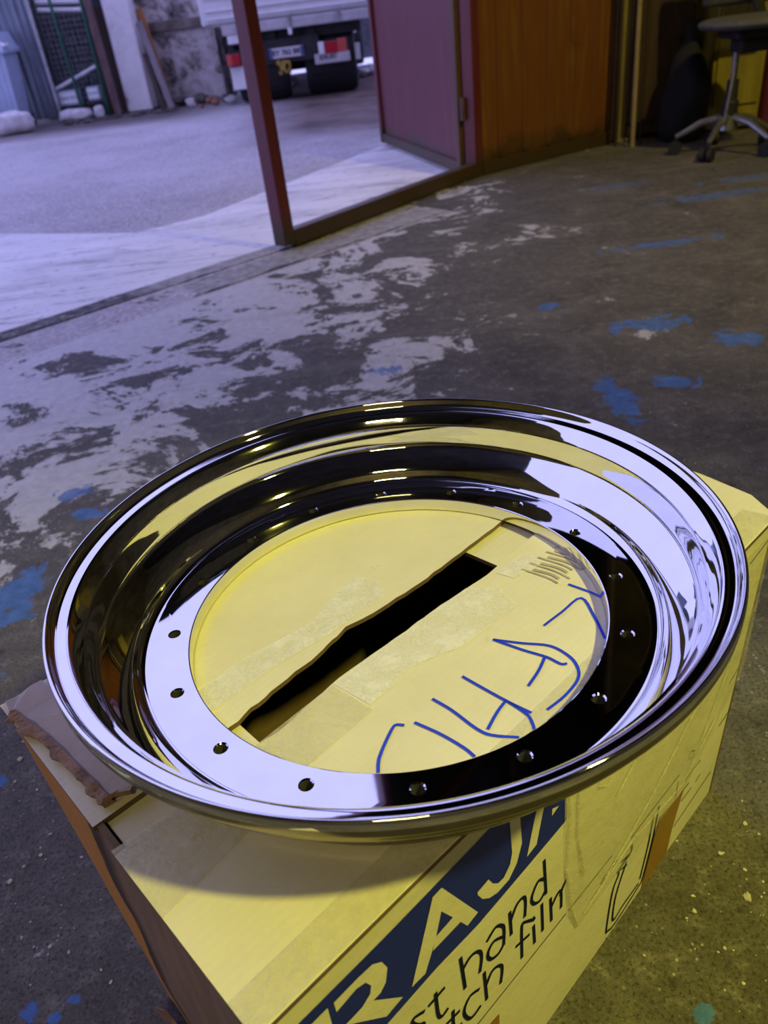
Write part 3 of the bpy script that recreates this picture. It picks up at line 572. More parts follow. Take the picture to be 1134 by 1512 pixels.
# torn layer lifted at the left corner
mb = MB().prism(rag(TORN[:5], .002, 3, 1) + rag(TORN[5:], 0.003, 5, 2), 0.0035, lambda a, b, w: top(a, b, w + 0.0075 + 0.004*max(0, noise.noise(Vector((a*40, b*18, 0)))) - 0.0035*(a < 0.014)))
o = obj('torn_layer', mb, [M['greycard'], M['torn']], box); o['label'] = 'torn lifted layer of board with a ragged brown edge'
for p_ in o.data.polygons: p_.material_index = 0 if p_.normal.z > 0.75 else 1
mb = MB(); E_ = rag(TORN[5:] , 0.002, 8, 2); N2 = len(E_)
for i, (a, b) in enumerate(E_):
    k0 = noise.noise(Vector((i*0.9, 3.3, 0))); k1 = noise.noise(Vector((i*0.31, 7.7, 0)))
    for j, (da, dz) in enumerate(((0.004, 0.0078), (0.000, 0.0080 + 0.002*k0), (-0.002 - 0.002*k0, 0.0060), (-0.002 - 0.006*k1, 0.0040), (-0.001 - 0.006*k0, 0.0012), (0.003, 0.001))):
        mb.v.append(top(a + da + 0.0015*k0*j, b, dz + 0.0012*k1 if j < 4 else max(0.0006, dz)))
for i in range(N2-1):
    for j in range(5): mb.f.append((i*6+j, (i+1)*6+j, (i+1)*6+j+1, i*6+j+1)); mb.mi.append(0)
obj('torn_curl', mb, M['torn'], box)
# crumpled tab at the foot of the left side
mb = MB().prism([(0, 0), (0.028, 0.004), (0.034, 0.030), (0.020, 0.024), (0.012, 0.036), (-0.004, 0.02)], 0.003, lambda a, b, w: Vector((-0.243 + a*0.9 + w, 0.330 - a*0.8, 0.004 + b + 0.2*a)))
obj('torn_tab', mb, M['torn'], box)
# print, tape and pen on the board
EPS = 0.0003
def pr(s, z, w=0.0): return face(s, z, EPS + w)
def decal(name, polys, m, lift, label=None):
    mb = MB()
    for poly in polys:
        bm = bmesh.new(); vs = [bm.verts.new((a, b, 0)) for a, b in poly]; f = bm.faces.new(vs)
        bmesh.ops.triangulate(bm, faces=[f])
        for _ in range(3):
            long_ = [e for e in bm.edges if e.calc_length() > 0.03]
            if not long_: break
            bmesh.ops.subdivide_edges(bm, edges=long_, cuts=1); bmesh.ops.triangulate(bm, faces=bm.faces[:])
        bm.verts.index_update()
        mb.add([pr(q.co.x, q.co.y, lift) for q in bm.verts], [tuple(q.index for q in f2.verts) for f2 in bm.faces]); bm.free()
    o = obj(name, mb, m, box)
    if label: o['label'] = label
    return o
BAND = [(0.0, 0.3216)] + BAND[:4] + [(0.237, 0.3205)] + BAND[4:] + [(0.0, 0.2433)]
decal('printed_band', [BAND], M['navy'], 0.0, 'navy blue printed band across the front')
decal('band_lettering', LETTERS, M['cream'], 0.0003, 'large cream letters RAJA')
mb = MB()
for l in TEXT: mb.ribbon(l, 0.0030, lambda a, b, w: pr(a, b, 0.0002))
obj('printed_text', mb, M['ink'], box)['label'] = 'dark lettering st hand and tch film'
mb = MB()
for l in ICON: mb.ribbon(l, 0.0028, lambda a, b, w: pr(a, b, 0.0002))
obj('printed_symbol', mb, M['ink'], box)['label'] = 'dark outline drawing of an upright roll'
for k_, l in enumerate(THIN + [[(0.24, 0.135), (0.30, 0.134)]]):
    obj('printed_line', MB().ribbon(l, 0.0011 if k_ < 2 else 0.0013, lambda a, b, w: pr(a, b, 0.0002), round_=False), M['ink'], box)
decal('amber_tape', [AMBER], M['amber'], 0.0004, 'strip of amber tape'); decal('amber_tape', [[(a, max(b, 0.01)) for a, b in AMBER2]], M['amber'], 0.0004, 'strip of amber tape')
decal('clear_tape', [[(0.235, 0.322), (0.233, 0.20), (0.238, 0.13), (0.251, 0.094), (0.30, 0.096), (0.36, 0.088), (0.44, 0.086), (0.49, 0.13), (0.53, 0.16), (0.533, 0.318), (0.40, 0.322)]], M['tape'], 0.0008, 'wide wrinkled clear tape')
def topdecal(name, polys, m, lift, label=None):
    mb = MB()
    for poly in polys: mb.prism(poly, 0.0002, lambda a, b, w: top(a, b, w + lift))
    o = obj(name, mb, m, box)
    if label: o['label'] = label
    return o
topdecal('clear_tape', [[(0.085, 0.1385), (0.168, 0.1415), (0.170, 0.103), (0.10, 0.100)]], M['tape'], 0.0006)
topdecal('clear_tape', [rag([(0.169, 0.1415), (0.305, 0.1395)], 0.001, 8, 3) + rag([(0.320, 0.118), (0.313, 0.096), (0.25, 0.099), (0.215, 0.112), (0.172, 0.108)], 0.004, 8, 4)], M['tape_w'], 0.0006, 'milky ragged strip of tape along the gap')
topdecal('clear_tape', [rag([(0.335, 0.134), (0.372, 0.130), (0.368, 0.112), (0.338, 0.118)], 0.004, 6, 5)], M['tape_w'], 0.0006, 'small milky scrap of tape')
mb = MB()
for l in ([(0.237, 0.315), (0.240, 0.25), (0.236, 0.19), (0.243, 0.13), (0.252, 0.098)], [(0.252, 0.30), (0.249, 0.22), (0.258, 0.16)], [(0.26, 0.105), (0.33, 0.12), (0.42, 0.10), (0.48, 0.14)], [(0.29, 0.115), (0.36, 0.15), (0.43, 0.20)], [(0.30, 0.21), (0.36, 0.25), (0.40, 0.30)], [(0.45, 0.13), (0.49, 0.20), (0.50, 0.27)], [(0.275, 0.245), (0.285, 0.255), (0.296, 0.244), (0.286, 0.236), (0.275, 0.245)]):
    nL = len(l); P_ = [Vector((a, b)) for a, b in l]; rows_ = []
    for i in range((nL-1)*5+1):
        t = i/5; k_ = min(int(t), nL-2); q = lerp(P_[k_], P_[k_+1], t-k_); d = (P_[k_+1]-P_[k_]).normalized(); n_ = Vector((-d.y, d.x)); ww_ = 0.0016 + 0.0022*abs(noise.noise(Vector((q.x*60, q.y*60, 1))))
        rows_.append([pr(q.x+n_.x*ww_, q.y+n_.y*ww_, 0.0009), pr(q.x, q.y, 0.0018), pr(q.x-n_.x*ww_, q.y-n_.y*ww_, 0.0009)])
    mb = MB()
    for i in range(len(rows_)-1): mb.add(rows_[i]+rows_[i+1], [(0, 1, 4, 3), (1, 2, 5, 4)])
    obj('tape_crease', mb, M['crease'], box)
topdecal('clear_tape', [[(0.088, 0.187), (0.15, 0.189), (0.20, 0.184), (0.26, 0.184), (0.27, 0.203), (0.26, 0.223), (0.20, 0.205), (0.15, 0.212), (0.09, 0.211)]], M['tape_w'], 0.0006, 'crumpled strip of tape on the far flap')
topdecal('clear_tape', [[(0.0, 0.022), (0.53, 0.026), (0.533, 0.001), (0.27, -.002), (0.0, 0.001)]], M['tape'], 0.0006, 'clear tape folded over the front edge')
topdecal('clear_tape', [[(0.0, 0.14), (0.055, 0.136), (0.06, 0.09), (0.0, 0.082)]], M['tape'], 0.0007, 'clear tape folded over the left edge')
mb = MB()
for l in STROKES: mb.ribbon(l, 0.0021, lambda a, b, w: top(a, b, 0.0008))
obj('handwriting', mb, M['marker'], box)['label'] = 'blue marker handwriting on the near flap'
mb = MB()
for k_ in range(9):
    s0 = 0.352 + 0.0052*k_; mb.ribbon([(s0+0.001, 0.088 + 0.004*math.sin(k_*2.3)), (s0+0.002, 0.098), (s0-0.001, 0.116 + 0.004*math.cos(k_*3))], 0.0018 + 0.001*(k_ % 2), lambda a, b, w: top(a, b, 0.0008))
obj('smudge', mb, M['smudge'], box)['label'] = 'faint grey scuff marks'

# ================================================================== WHEEL RING
WR = Matrix(((0.00064, -0.99998, -0.00599), (0.99939, 0.00043, 0.03501), (-0.03501, -0.00601, 0.99937)))
SEC = 16; SUB = 20; NSEG = SEC*SUB
def spline(P, k=6):
    out = []
    for i in range(len(P)-1):
        p0, p1, p2, p3 = (Vector(P[max(i-1, 0)]), Vector(P[i]), Vector(P[i+1]), Vector(P[min(i+2, len(P)-1)]))
        for j in range(k):
            t = j/k; q = 0.5*((2*p1) + (p2-p0)*t + (2*p0-5*p1+4*p2-p3)*t*t + (3*p1-p0-3*p2+p3)*t**3); out.append((q.x, q.y))
    return out + [P[-1]]
mm = lambda L: [(r/1000, z/1000) for r, z in L]
RI, RO = 0.1542, 0.1825
dish = spline(mm([(182.5, 0), (185.0, 0.35), (187.4, 1.5), (189.2, 3.6), (190.4, 6.0), (191.8, 8.6), (194.6, 12.0), (198.6, 16.0), (203.0, 19.8), (206.6, 22.6), (208.9, 24.8), (210.0, 27.4), (210.6, 31.5), (211.2, 37.5), (211.8, 43.0), (212.3, 45.6), (213.2, 47.2), (215.0, 49.8), (217.2, 52.8), (219.2, 55.0), (221.2, 56.0), (224.0, 56.4), (226.8, 57.0), (228.4, 58.2), (229.4, 60.0), (230.2, 62.2), (231.2, 63.6), (232.3, 63.8), (233.2, 62.8), (233.6, 60.5), (233.6, 56.0), (233.2, 52.6), (232.0, 50.2), (230.2, 49.0), (228.6, 47.6), (227.6, 44.0), (226.4, 40.0), (224.0, 36.6), (220.6, 33.0), (217.0, 29.0), (214.6, 25.6), (210.6, 20.8), (204.6, 14.6), (199.4, 8.0), (196.6, 0.0), (195.6, -6.0), (193.0, -10.6), (188.0, -11.6)]), 5)
mb = MB()
cut = min(range(len(dish)), key=lambda i: abs(dish[i][0]-0.2336) + abs(dish[i][1]-0.058))
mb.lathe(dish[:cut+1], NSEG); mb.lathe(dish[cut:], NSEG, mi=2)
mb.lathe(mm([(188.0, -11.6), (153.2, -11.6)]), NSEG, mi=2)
mb.lathe(mm([(153.2, -11.6), (153.2, -1.0)]), NSEG)
mb.lathe(mm([(153.2, -1.0), (153.5, -0.4), (154.2, 0.0)]), NSEG)
# flat bolt face with sixteen drilled holes
rb = 0.1664; NS = 8
for k in range(SEC):
    ac = -2*PI*k/SEC; a0, a1 = ac - PI/SEC, ac + PI/SEC; L = []
    for i in range(SUB): L.append((RI, lerp(a0, a1, i/SUB)))
    for i in range(NS): L.append((lerp(RI, RO, i/NS), a1))
    for i in range(SUB): L.append((RO, lerp(a1, a0, i/SUB)))
    for i in range(NS): L.append((lerp(RO, RI, i/NS), a0))
    N_ = len(L); cx, cy = rb*math.cos(ac), rb*math.sin(ac)
    outer = [Vector((r*math.cos(a), r*math.sin(a), 0)) for r, a in L]
    angs = [math.atan2(q.y-cy, q.x-cx) for q in outer]
    ring = lambda r, z: [Vector((cx + r*math.cos(a), cy + r*math.sin(a), z)) for a in angs]
    def strip(A, B):
        mb.add(A + B, [(i, (i+1) % N_, N_ + (i+1) % N_, N_ + i) for i in range(N_)], getattr(mb, 'mi_next', 0))
    midl = [lerp(a, b, 0.55) for a, b in zip(outer, ring(0.0050, 0))]
    strip(outer, midl); strip(midl, ring(0.0048, 0)); strip(ring(0.0048, 0), ring(0.0038, -0.0009)); mb.mi_next = 1; strip(ring(0.0038, -0.0009), ring(0.0038, -0.0116)); mb.mi_next = 0
mb.v = [WC + WR @ q for q in mb.v]
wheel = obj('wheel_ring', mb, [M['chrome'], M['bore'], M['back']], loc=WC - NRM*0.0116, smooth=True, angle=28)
bm = bmesh.new(); bm.from_mesh(wheel.data); bmesh.ops.remove_doubles(bm, verts=bm.verts[:], dist=2e-5); bmesh.ops.recalc_face_normals(bm, faces=bm.faces[:])
for e in bm.edges:
    e.smooth = not (len(e.link_faces) == 2 and e.calc_face_angle(0) > math.radians(28))
bm.to_mesh(wheel.data); bm.free()
tag(wheel, 'polished chrome outer wheel ring with sixteen bolt holes lying on the cardboard box', 'wheel')
# ================================================================== WORKSHOP CORNER
# swivel chair
ch = thing('swivel_chair', (1.70, 3.62, 0), 'dark swivel workshop chair on chrome five-star castor base by the right wall', 'chair')
cx, cy = 1.70, 3.62
mb = MB(); rr_ = spline([(0.0, 0.515), (0.12, 0.513), (0.19, 0.506), (0.212, 0.494), (0.206, 0.480), (0.17, 0.470), (0.0, 0.466)], 4)
mb.lathe(rr_, 40, c=(cx+0.06, cy+0.02, 0)); obj('seat', mb, M['seat'], ch, smooth=True)
obj('seat_plate', MB().box((cx+0.06, cy, 0.452), (0.22, 0.20, 0.03), bev=.006), M['dark'], ch)
obj('tilt_mechanism', MB().box((cx+0.10, cy-0.02, 0.412), (0.24, 0.11, 0.055), bev=.012), M['dark'], ch)
obj('gas_column', MB().tube([(cx, cy, 0.27), (cx, cy, 0.44)], 0.013, 16), M['steel'], ch, smooth=True)
obj('column_sleeve', MB().tube([(cx, cy, 0.13), (cx, cy, 0.20), (cx, cy, 0.21), (cx, cy, 0.285)], [0.034, 0.034, 0.026, 0.024], 18), M['dark'], ch, smooth=True)
obj('height_lever', MB().tube([(cx-0.012, cy-0.03, 0.35), (cx-0.045, cy-0.06, 0.13)], 0.006, 8), M['steel'], ch)
obj('hub', MB().tube([(cx, cy, 0.095), (cx, cy, 0.150)], [0.045, 0.036], 20), M['steel'], ch, smooth=True)
for k in range(5):
    a = math.radians(-62 + 72*k); d = Vector((math.cos(a), math.sin(a), 0)); e = Vector((cx, cy, 0)) + d*0.208
    arm = obj('base_arm', MB().tube([Vector((cx, cy, 0.142)) + d*0.03, Vector((cx, cy, 0.125)) + d*0.11, e + Vector((0, 0, 0.072))], [0.017, 0.015, 0.011], 10), M['steel'], ch, smooth=True)
    t = Vector((-d.y, d.x, 0)); cm = MB()
    for sgn in (-1, 1): cm.tube([e + t*sgn*0.006 + Vector((0, 0, 0.029)), e + t*sgn*0.026 + Vector((0, 0, 0.029))], 0.0285, 18)
    cm.tube([e + Vector((0, 0, 0.03)), e + Vector((0, 0, 0.072))], 0.007, 8); obj('caster', cm, M['dark'], ch, smooth=True)
mb = MB(); mb.bar((cx+0.16, cy+0.10, 0.45), (cx+0.12, cy+0.20, 0.62), 0.05, 0.012); obj('back_bar', mb, M['dark'], ch)
mb = MB(); R = Matrix.Rotation(math.radians(12), 3, 'X')
mb.box((cx+0.14, cy+0.22, 0.72), (0.40, 0.05, 0.36), rot=R, bev=.022); obj('backrest', mb, M['seat'], ch, smooth=True, angle=50)
# things standing along the wall
pp_ = [(1.425, 4.02, 0.0), (1.415, 4.03, 0.9), (1.40, 4.05, 2.6), (1.39, 4.06, 4.2)]
tag(obj('ochre_pipe', MB().tube(pp_, 0.011, 12), M['pipe'], loc=(1.425, 4.02, 0), smooth=True), 'thin ochre pipe standing upright beside the red gate', 'pipe')
tag(obj('steel_rod', MB().tube([(1.475, 4.06, 0.0), (1.49, 4.10, 2.4)], 0.007, 8), M['brown'], loc=(1.475, 4.06, 0), smooth=True), 'dark thin rod leaning right of the ochre pipe', 'rod')
tag(obj('steel_rod', MB().tube([(1.365, 4.09, 0.0), (1.36, 4.12, 2.4)], 0.009, 8), M['brown'], loc=(1.365, 4.09, 0), smooth=True), 'dark thin rod left of the ochre pipe, against the gate end', 'rod')
lk = thing('steel_locker', (1.60, 4.26, 0), 'dark brown steel locker in the corner behind the ochre pipe', 'locker')
obj('body', MB().box((1.585, 4.27, 1.02), (0.32, 0.165, 2.0), bev=.006), M['brown'], lk)
obj('door', MB().box((1.585, 4.181, 1.03), (0.29, 0.012, 1.9), bev=.003), M['brown'], lk)
obj('handle', MB().tube([(1.70, 4.168, 0.95), (1.70, 4.168, 1.10)], 0.008, 8), M['steel'], lk)
bg_ = MB(); pts = spline([(0.055, 0.0), (0.10, 0.03), (0.112, 0.12), (0.105, 0.24), (0.075, 0.34), (0.035, 0.40), (0.028, 0.46), (0.045, 0.50)], 4)
bg_.lathe(pts, 28, c=(1.665, 4.02, 0)); bg_.lathe([(0.0, 0.0), (0.055, 0.0)], 28, c=(1.665, 4.02, 0))
for k, q in enumerate(bg_.v):
    q2 = q - Vector((1.665, 4.02, 0)); f = 1 + 0.22*noise.noise(Vector((q2.x*12, q2.y*12, q2.z*6))); bg_.v[k] = Vector((1.665 + q2.x*f, 4.02 + q2.y*f, q2.z))
tag(obj('black_sack', bg_, M['blackcloth'], loc=(1.665, 4.02, 0), smooth=True, angle=80), 'tied black sack standing behind the swivel chair', 'sack')
yc = thing('yellow_cabinet', (1.97, 4.2, 0), 'mustard yellow metal cabinet behind the swivel chair', 'cabinet')
obj('body', MB().box((1.94, 4.22, 0.92), (0.25, 0.26, 1.8), bev=.006), M['yellow'], yc)
obj('door', MB().box((1.94, 4.085, 0.95), (0.22, 0.012, 1.66), bev=.003), M['yellow'], yc)
obj('plinth', MB().box((1.94, 4.22, 0.02), (0.23, 0.22, 0.04)), M['dark'], yc)
rc = thing('red_cylinder', (2.16, 4.14, 0), 'dark red gas cylinder right of the yellow cabinet', 'cylinder')
obj('body', MB().lathe(spline([(0.0, 0.0), (0.075, 0.004), (0.08, 0.03), (0.08, 0.9), (0.07, 1.0), (0.03, 1.05), (0.0, 1.055)], 4), 28, c=(2.16, 4.14, 0)), M['redpaint'], rc, smooth=True, angle=50)
obj('valve', MB().tube([(2.16, 4.14, 1.05), (2.16, 4.14, 1.14)], 0.018, 10), M['steel'], rc, smooth=True)

# ================================================================== TRUCK IN THE YARD
ty = 8.6
tr = thing('flatbed_truck', (-0.1, 9.6, 0), 'white flatbed truck seen from behind in the yard', 'truck')
XL, XR, YE = -1.10, 0.53, 11.9
bed = obj('bed_floor', MB().box(((XL+XR)/2, (ty+YE)/2, 0.70), (XR-XL, YE-ty-0.06, 0.05)), M['truckgrey'], tr)
tb = MB(); tb.box(((XL+XR)/2, ty-0.01, 0.885), (XR-XL, 0.028, 0.37), bev=.008)
tgate = obj('tailgate', tb, M['truckwhite'], tr)
rb_ = MB()
for z in (0.735, 0.80, 0.90, 1.00): rb_.bar((XL+0.04, ty-0.03, z), (XR-0.04, ty-0.03, z), 0.018, 0.022, bev=.006)
obj('pressed_rib', rb_, M['truckwhite'], tgate)
for x in (XL+0.012, XR-0.012): obj('corner_post', MB().box((x, ty+0.005, 0.90), (0.05, 0.05, 0.42), bev=.008), M['truckwhite'], tr)
for x in (XL+0.01, XR-0.01): obj('side_board', MB().box((x, (ty+YE)/2, 0.885), (0.025, YE-ty-0.08, 0.36), bev=.006), M['truckwhite'], tr)
obj('rear_rail', MB().box(((XL+0.10+XR)/2, ty+0.0, 0.637), (XR-XL-0.22, 0.08, 0.085), bev=.01), M['truckgrey'], tr)
for x in (-0.30, 0.16, -0.78):
    obj('tailgate_latch', MB().box((x, ty-0.05, 0.675), (0.035, 0.022, 0.06), bev=.006).tube([(x, ty-0.055, 0.60), (x, ty-0.055, 0.68)], 0.010, 8), M['steel'], tr)
obj('hanging_hook', MB().tube([(-0.305, ty-0.03, 0.60), (-0.305, ty-0.035, 0.545)], [0.022, 0.017], 10), M['white'], tr)
obj('cross_member', MB().box((-0.29, ty+0.12, 0.55), (1.3, 0.08, 0.09)), M['chassis'], tr)
for x in (-0.50, -0.12): obj('chassis_beam', MB().box((x, 10.6, 0.50), (0.09, 3.9, 0.16)), M['chassis'], tr)
obj('underbody', MB().box((-0.30, 10.4, 0.43), (0.9, 1.8, 0.26), bev=.03), M['chassis'], tr)
obj('axle', MB().tube([(-0.60, 8.97, 0.30), (0.0, 8.97, 0.30)], 0.07, 12), M['chassis'], tr, smooth=True)
obj('bumper_plate', MB().box((-0.32, ty+0.03, 0.42), (0.54, 0.03, 0.20), bev=.006), M['chassis'], tr)
np_ = obj('number_plate', MB().box((-0.37, ty+0.005, 0.405), (0.33, 0.010, 0.085), bev=.003), M['plate'], tr)
for x in (-0.52, -0.22): obj('blue_strip', MB().box((x, ty-0.002, 0.405), (0.028, 0.004, 0.080)), M['bluepl'], np_)
def text_mesh(body, size, origin, mat, parent, name, lab, bold=0.0):
    cu = bpy.data.curves.new(name, 'FONT'); cu.body = body; cu.size = size; cu.align_x = 'CENTER'; cu.align_y = 'CENTER'; cu.offset = bold; cu.resolution_u = 3
    t = bpy.data.objects.new(name, cu); COL.objects.link(t); bpy.context.view_layer.update()
    me = bpy.data.meshes.new_from_object(t.evaluated_get(bpy.context.evaluated_depsgraph_get())); bpy.data.objects.remove(t); bpy.data.curves.remove(cu)
    mb = MB(); o = Vector(origin); mb.add([o + Vector((q.co.x, 0, q.co.y)) for q in me.vertices], [tuple(p_.vertices) for p_ in me.polygons]); bpy.data.meshes.remove(me)
    ob = obj(name, mb, mat, parent); ob['label'] = lab; return ob
text_mesh('EY 762 BR', 0.062, (-0.37, ty-0.0045, 0.405), M['ink'], np_, 'plate_lettering', 'dark registration characters', 0.001)
hb = obj('tow_hitch', MB().tube([(-0.41, ty-0.06, 0.30), (-0.41, ty+0.06, 0.30)], 0.045, 14).tube([(-0.46, ty-0.07, 0.33), (-0.46, ty-0.03, 0.33)], 0.022, 10).tube([(-0.45, ty-0.07, 0.245), (-0.45, ty-0.03, 0.25)], 0.018, 10).box((-0.38, ty-0.02, 0.285), (0.07, 0.08, 0.11), bev=.02), M['gold'], tr, smooth=True)
hb['label'] = 'yellow tow hitch'
for side, x in ((-1, -0.85), (1, 0.11)):
    lb = obj('tail_lamp', MB().box((x + (0.0 if side > 0 else -0.02), ty+0.03, 0.40), (0.24 if side > 0 else 0.12, 0.06, 0.13), bev=.01), M['chassis'], tr)
    if side > 0:
        obj('reversing_lens', MB().box((-0.035, ty-0.004, 0.405), (0.055, 0.016, 0.10), bev=.006), M['white'], lb)
        obj('red_lens', MB().box((0.06, ty-0.006, 0.40), (0.125, 0.02, 0.10), bev=.006), M['lampred'], lb)
        obj('orange_lens', MB().box((0.165, ty-0.006, 0.41), (0.085, 0.02, 0.11), bev=.006), M['lamporange'], lb)
    else:
        obj('red_lens', MB().box((-0.855, ty-0.006, 0.395), (0.075, 0.02, 0.095), bev=.006), M['lampred'], lb)
        obj('orange_lens', MB().box((-0.92, ty-0.006, 0.395), (0.05, 0.02, 0.095), bev=.006), M['lamporange'], lb)
mp_ = obj('lamp_panel', MB().box((0.06, ty+0.0, 0.315), (0.34, 0.02, 0.085), bev=.006), M['truckgrey'], tr)
text_mesh('IDIUIO', 0.055, (0.02, ty-0.0125, 0.325), M['ink'], mp_, 'panel_lettering', 'small dark lettering', 0.001)
obj('white_reflector', MB().box((-0.845, ty-0.02, 0.565), (0.115, 0.02, 0.085), bev=.008), M['white'], tr)
obj('lamp_stem', MB().box((-0.90, ty+0.02, 0.53), (0.03, 0.03, 0.20)), M['chassis'], tr)
obj('mud_flap', MB().box((-0.86, ty+0.06, 0.24), (0.15, 0.015, 0.20), bev=.005), M['white'], tr)['label'] = 'pale mud flap'
obj('mud_flap', MB().box((0.31, ty+0.05, 0.34), (0.05, 0.015, 0.14), bev=.005), M['truckgrey'], tr)
tube_ = spline([(0.17, -0.24), (0.25, -0.255), (0.285, -0.245), (0.300, -0.20), (0.302, 0.0), (0.300, 0.20), (0.285, 0.245), (0.25, 0.255), (0.17, 0.24)], 4)
RX = Matrix.Rotation(PI/2, 3, 'Y')
for x in (0.04, -0.64):
    wl = obj('rear_wheel', MB().lathe(tube_, 40, R=RX, c=(x, 8.97, 0.302)), M['dark'], tr, smooth=True)
    gr = MB()
    for k in range(30):
        a = 2*PI*k/30; gr.box((x, 8.97 + 0.302*math.sin(a), 0.302 + 0.302*math.cos(a)), (0.40, 0.03, 0.012), rot=Matrix.Rotation(-a, 3, 'X'))
    gr.v = [Vector((q.x, q.y, max(q.z, 0.0))) for q in gr.v]
    obj('tread', gr, M['dark'], wl); obj('rim', MB().lathe([(0.0, -.1), (0.17, -0.12), (0.17, 0.12), (0.0, .1)], 28, R=RX, c=(x, 8.97, 0.302)), M['steel'], wl, smooth=True)
obj('cab', MB().box((-0.29, 12.6, 1.25), (1.5, 1.3, 1.75), bev=.10), M['truckwhite'], tr)
for x in (-0.85, 0.27): obj('front_wheel', MB().lathe(tube_[6:-6], 32, R=RX, c=(x, 12.6, 0.302)).tube([(x-0.1, 12.6, 0.302), (x+0.1, 12.6, 0.302)], 0.2, 20), M['dark'], tr, smooth=True)

# ================================================================== YARD BOUNDARY
struct('wall_yard', MB().box((-0.8, 14.0, 1.3), (9.0, 0.2, 2.6)), M['darkstone'], label='dark far wall behind the truck')
struct('wall_plaster', MB().box((-1.62, 10.02, 1.15), (0.92, 0.30, 2.3)), M['yardwall'], label='mottled grey plaster wall of the yard between pillar and truck')
struct('trim_ledge', MB().box((-1.62, 9.855, 0.735), (0.92, 0.05, 0.10), bev=.012), M['band'], label='brown stained ledge across the mottled plaster wall')
# side wall running back beside the truck
struct('wall_side', MB().box((-1.24, 12.2, 1.15), (0.2, 3.8, 2.3)), M['yardwall'])
# pillar
pil = MB(); R = 10
pil.box((-2.06, 9.66, 1.25), (0.27, 0.30, 2.5), bev=.02)
for k, q in enumerate(pil.v): pil.v[k] = q + Vector((0.012*noise.noise(q*4), 0.01*noise.noise(q*5), 0))
struct('wall_pillar', pil, M['pillar'], label='flaking white plaster pillar between the rusty posts and the mottled wall')
# boards leaning right of the pillar
tag(obj('leaning_board', MB().bar((-1.70, 9.38, 0.0), (-1.88, 9.60, 0.80), 0.07, 0.025, up=(0.3, 1, 0.2), bev=.004), M['plank'], loc=(-1.70, 9.38, 0)), 'grey weathered board leaning right of the white pillar, front one', 'board')
tag(obj('leaning_board', MB().bar((-1.79, 9.40, 0.0), (-1.89, 9.56, 0.52), 0.05, 0.025, up=(0.3, 1, 0.2), bev=.004), M['brown'], loc=(-1.79, 9.40, 0)), 'short dark board leaning at the foot of the white pillar', 'board')
tag(obj('leaning_board', MB().bar((-1.74, 9.56, 0.0), (-1.885, 9.77, 0.92), 0.08, 0.022, up=(0.3, 1, 0.2), bev=.004), M['orangeplank'], loc=(-1.74, 9.56, 0)), 'orange-brown board leaning behind the grey one by the pillar', 'board')
# rusty posts left of the pillar
tag(obj('rusty_beam', MB().bar((-2.28, 9.42, 0.0), (-2.34, 9.50, 1.75), 0.075, 0.05, up=(0, 1, 0), bev=.006), M['rust'], loc=(-2.28, 9.42, 0)), 'brown rusty beam leaning upright left of the white pillar', 'beam')
tag(obj('dark_sheet', MB().box((-2.255, 9.70, 0.49), (0.16, 0.05, 0.97), bev=.004), M['brown'], loc=(-2.255, 9.70, 0)), 'dark brown sheet standing between the rusty beam and white pillar', 'sheet')
tag(obj('rusty_beam', MB().box((-2.385, 9.66, 0.9), (0.06, 0.08, 1.8), bev=.005), M['brown'], loc=(-2.385, 9.66, 0)), 'dark rusty beam behind the leaning one, beside the mesh fence', 'beam')
# fence bay with green posts in front of a dark stone stack
struct('wall_dark_stone', MB().box((-2.75, 10.10, 0.60), (0.95, 0.2, 1.2)), M['darkstone'], label='dark stone backing wall behind the green posts')
st = MB(); random.seed(3)
stk = thing('stone_stack', (-2.6, 9.8, 0), 'dark courses of stacked stone behind the green fence posts', 'stone wall')
for r_ in range(11):
    x = -2.86 + random.random()*0.04
    while x < -2.42:
        w = 0.06 + random.random()*0.10
        obj('stone', MB().box((x+w/2, 9.79 + random.random()*0.02, 0.045 + 0.082*r_), (w-0.008, 0.10, 0.074), bev=.010), M['darkstone'], stk)
        x += w
for k, (x, z1) in enumerate(((-2.672, 1.9), (-2.405, 1.9))):
    tag(obj('fence_post', MB().tube([(x, 9.50, 0.0), (x-0.035+0.07*k, 9.50, z1)], 0.017, 10), M['green'], loc=(x, 9.50, 0), smooth=True), ('thin green fence post in the middle of the dark stone bay', 'thin green fence post just left of the dark rusty beam')[k], 'post')
wm = MB()
for k in range(10): wm.tube([(-2.85 + 0.05*k, 9.52, 0.02), (-2.85 + 0.05*k, 9.52, 1.5)], 0.0012, 4)
for k in range(28): wm.tube([(-2.86, 9.522, 0.04 + 0.05*k), (-2.39, 9.522, 0.04 + 0.05*k)], 0.0012, 4)
tag(obj('fence_mesh', wm, M['steel'], loc=(-2.6, 9.52, 0)), 'fine wire mesh stretched behind the two green posts', 'mesh', kind='stuff')
for k, z in enumerate((0.985, 1.055)):
    b_ = MB().tube([(-2.86, 9.60, z+0.02), (-2.40, 9.60, z-0.02)], 0.020, 10)
    tag(obj('white_pipe', b_, M['white'], loc=(-2.63, 9.60, z), smooth=True), ('lower white pipe lying across the fence bay', 'upper white pipe lying across the fence bay')[k], 'pipe')
tag(obj('white_strut', MB().tube([(-2.93, 9.56, 0.29), (-2.44, 9.60, 0.46)], 0.017, 10), M['white'], loc=(-2.93, 9.56, 0.29), smooth=True), 'slanting white strut behind the green posts', 'strut')
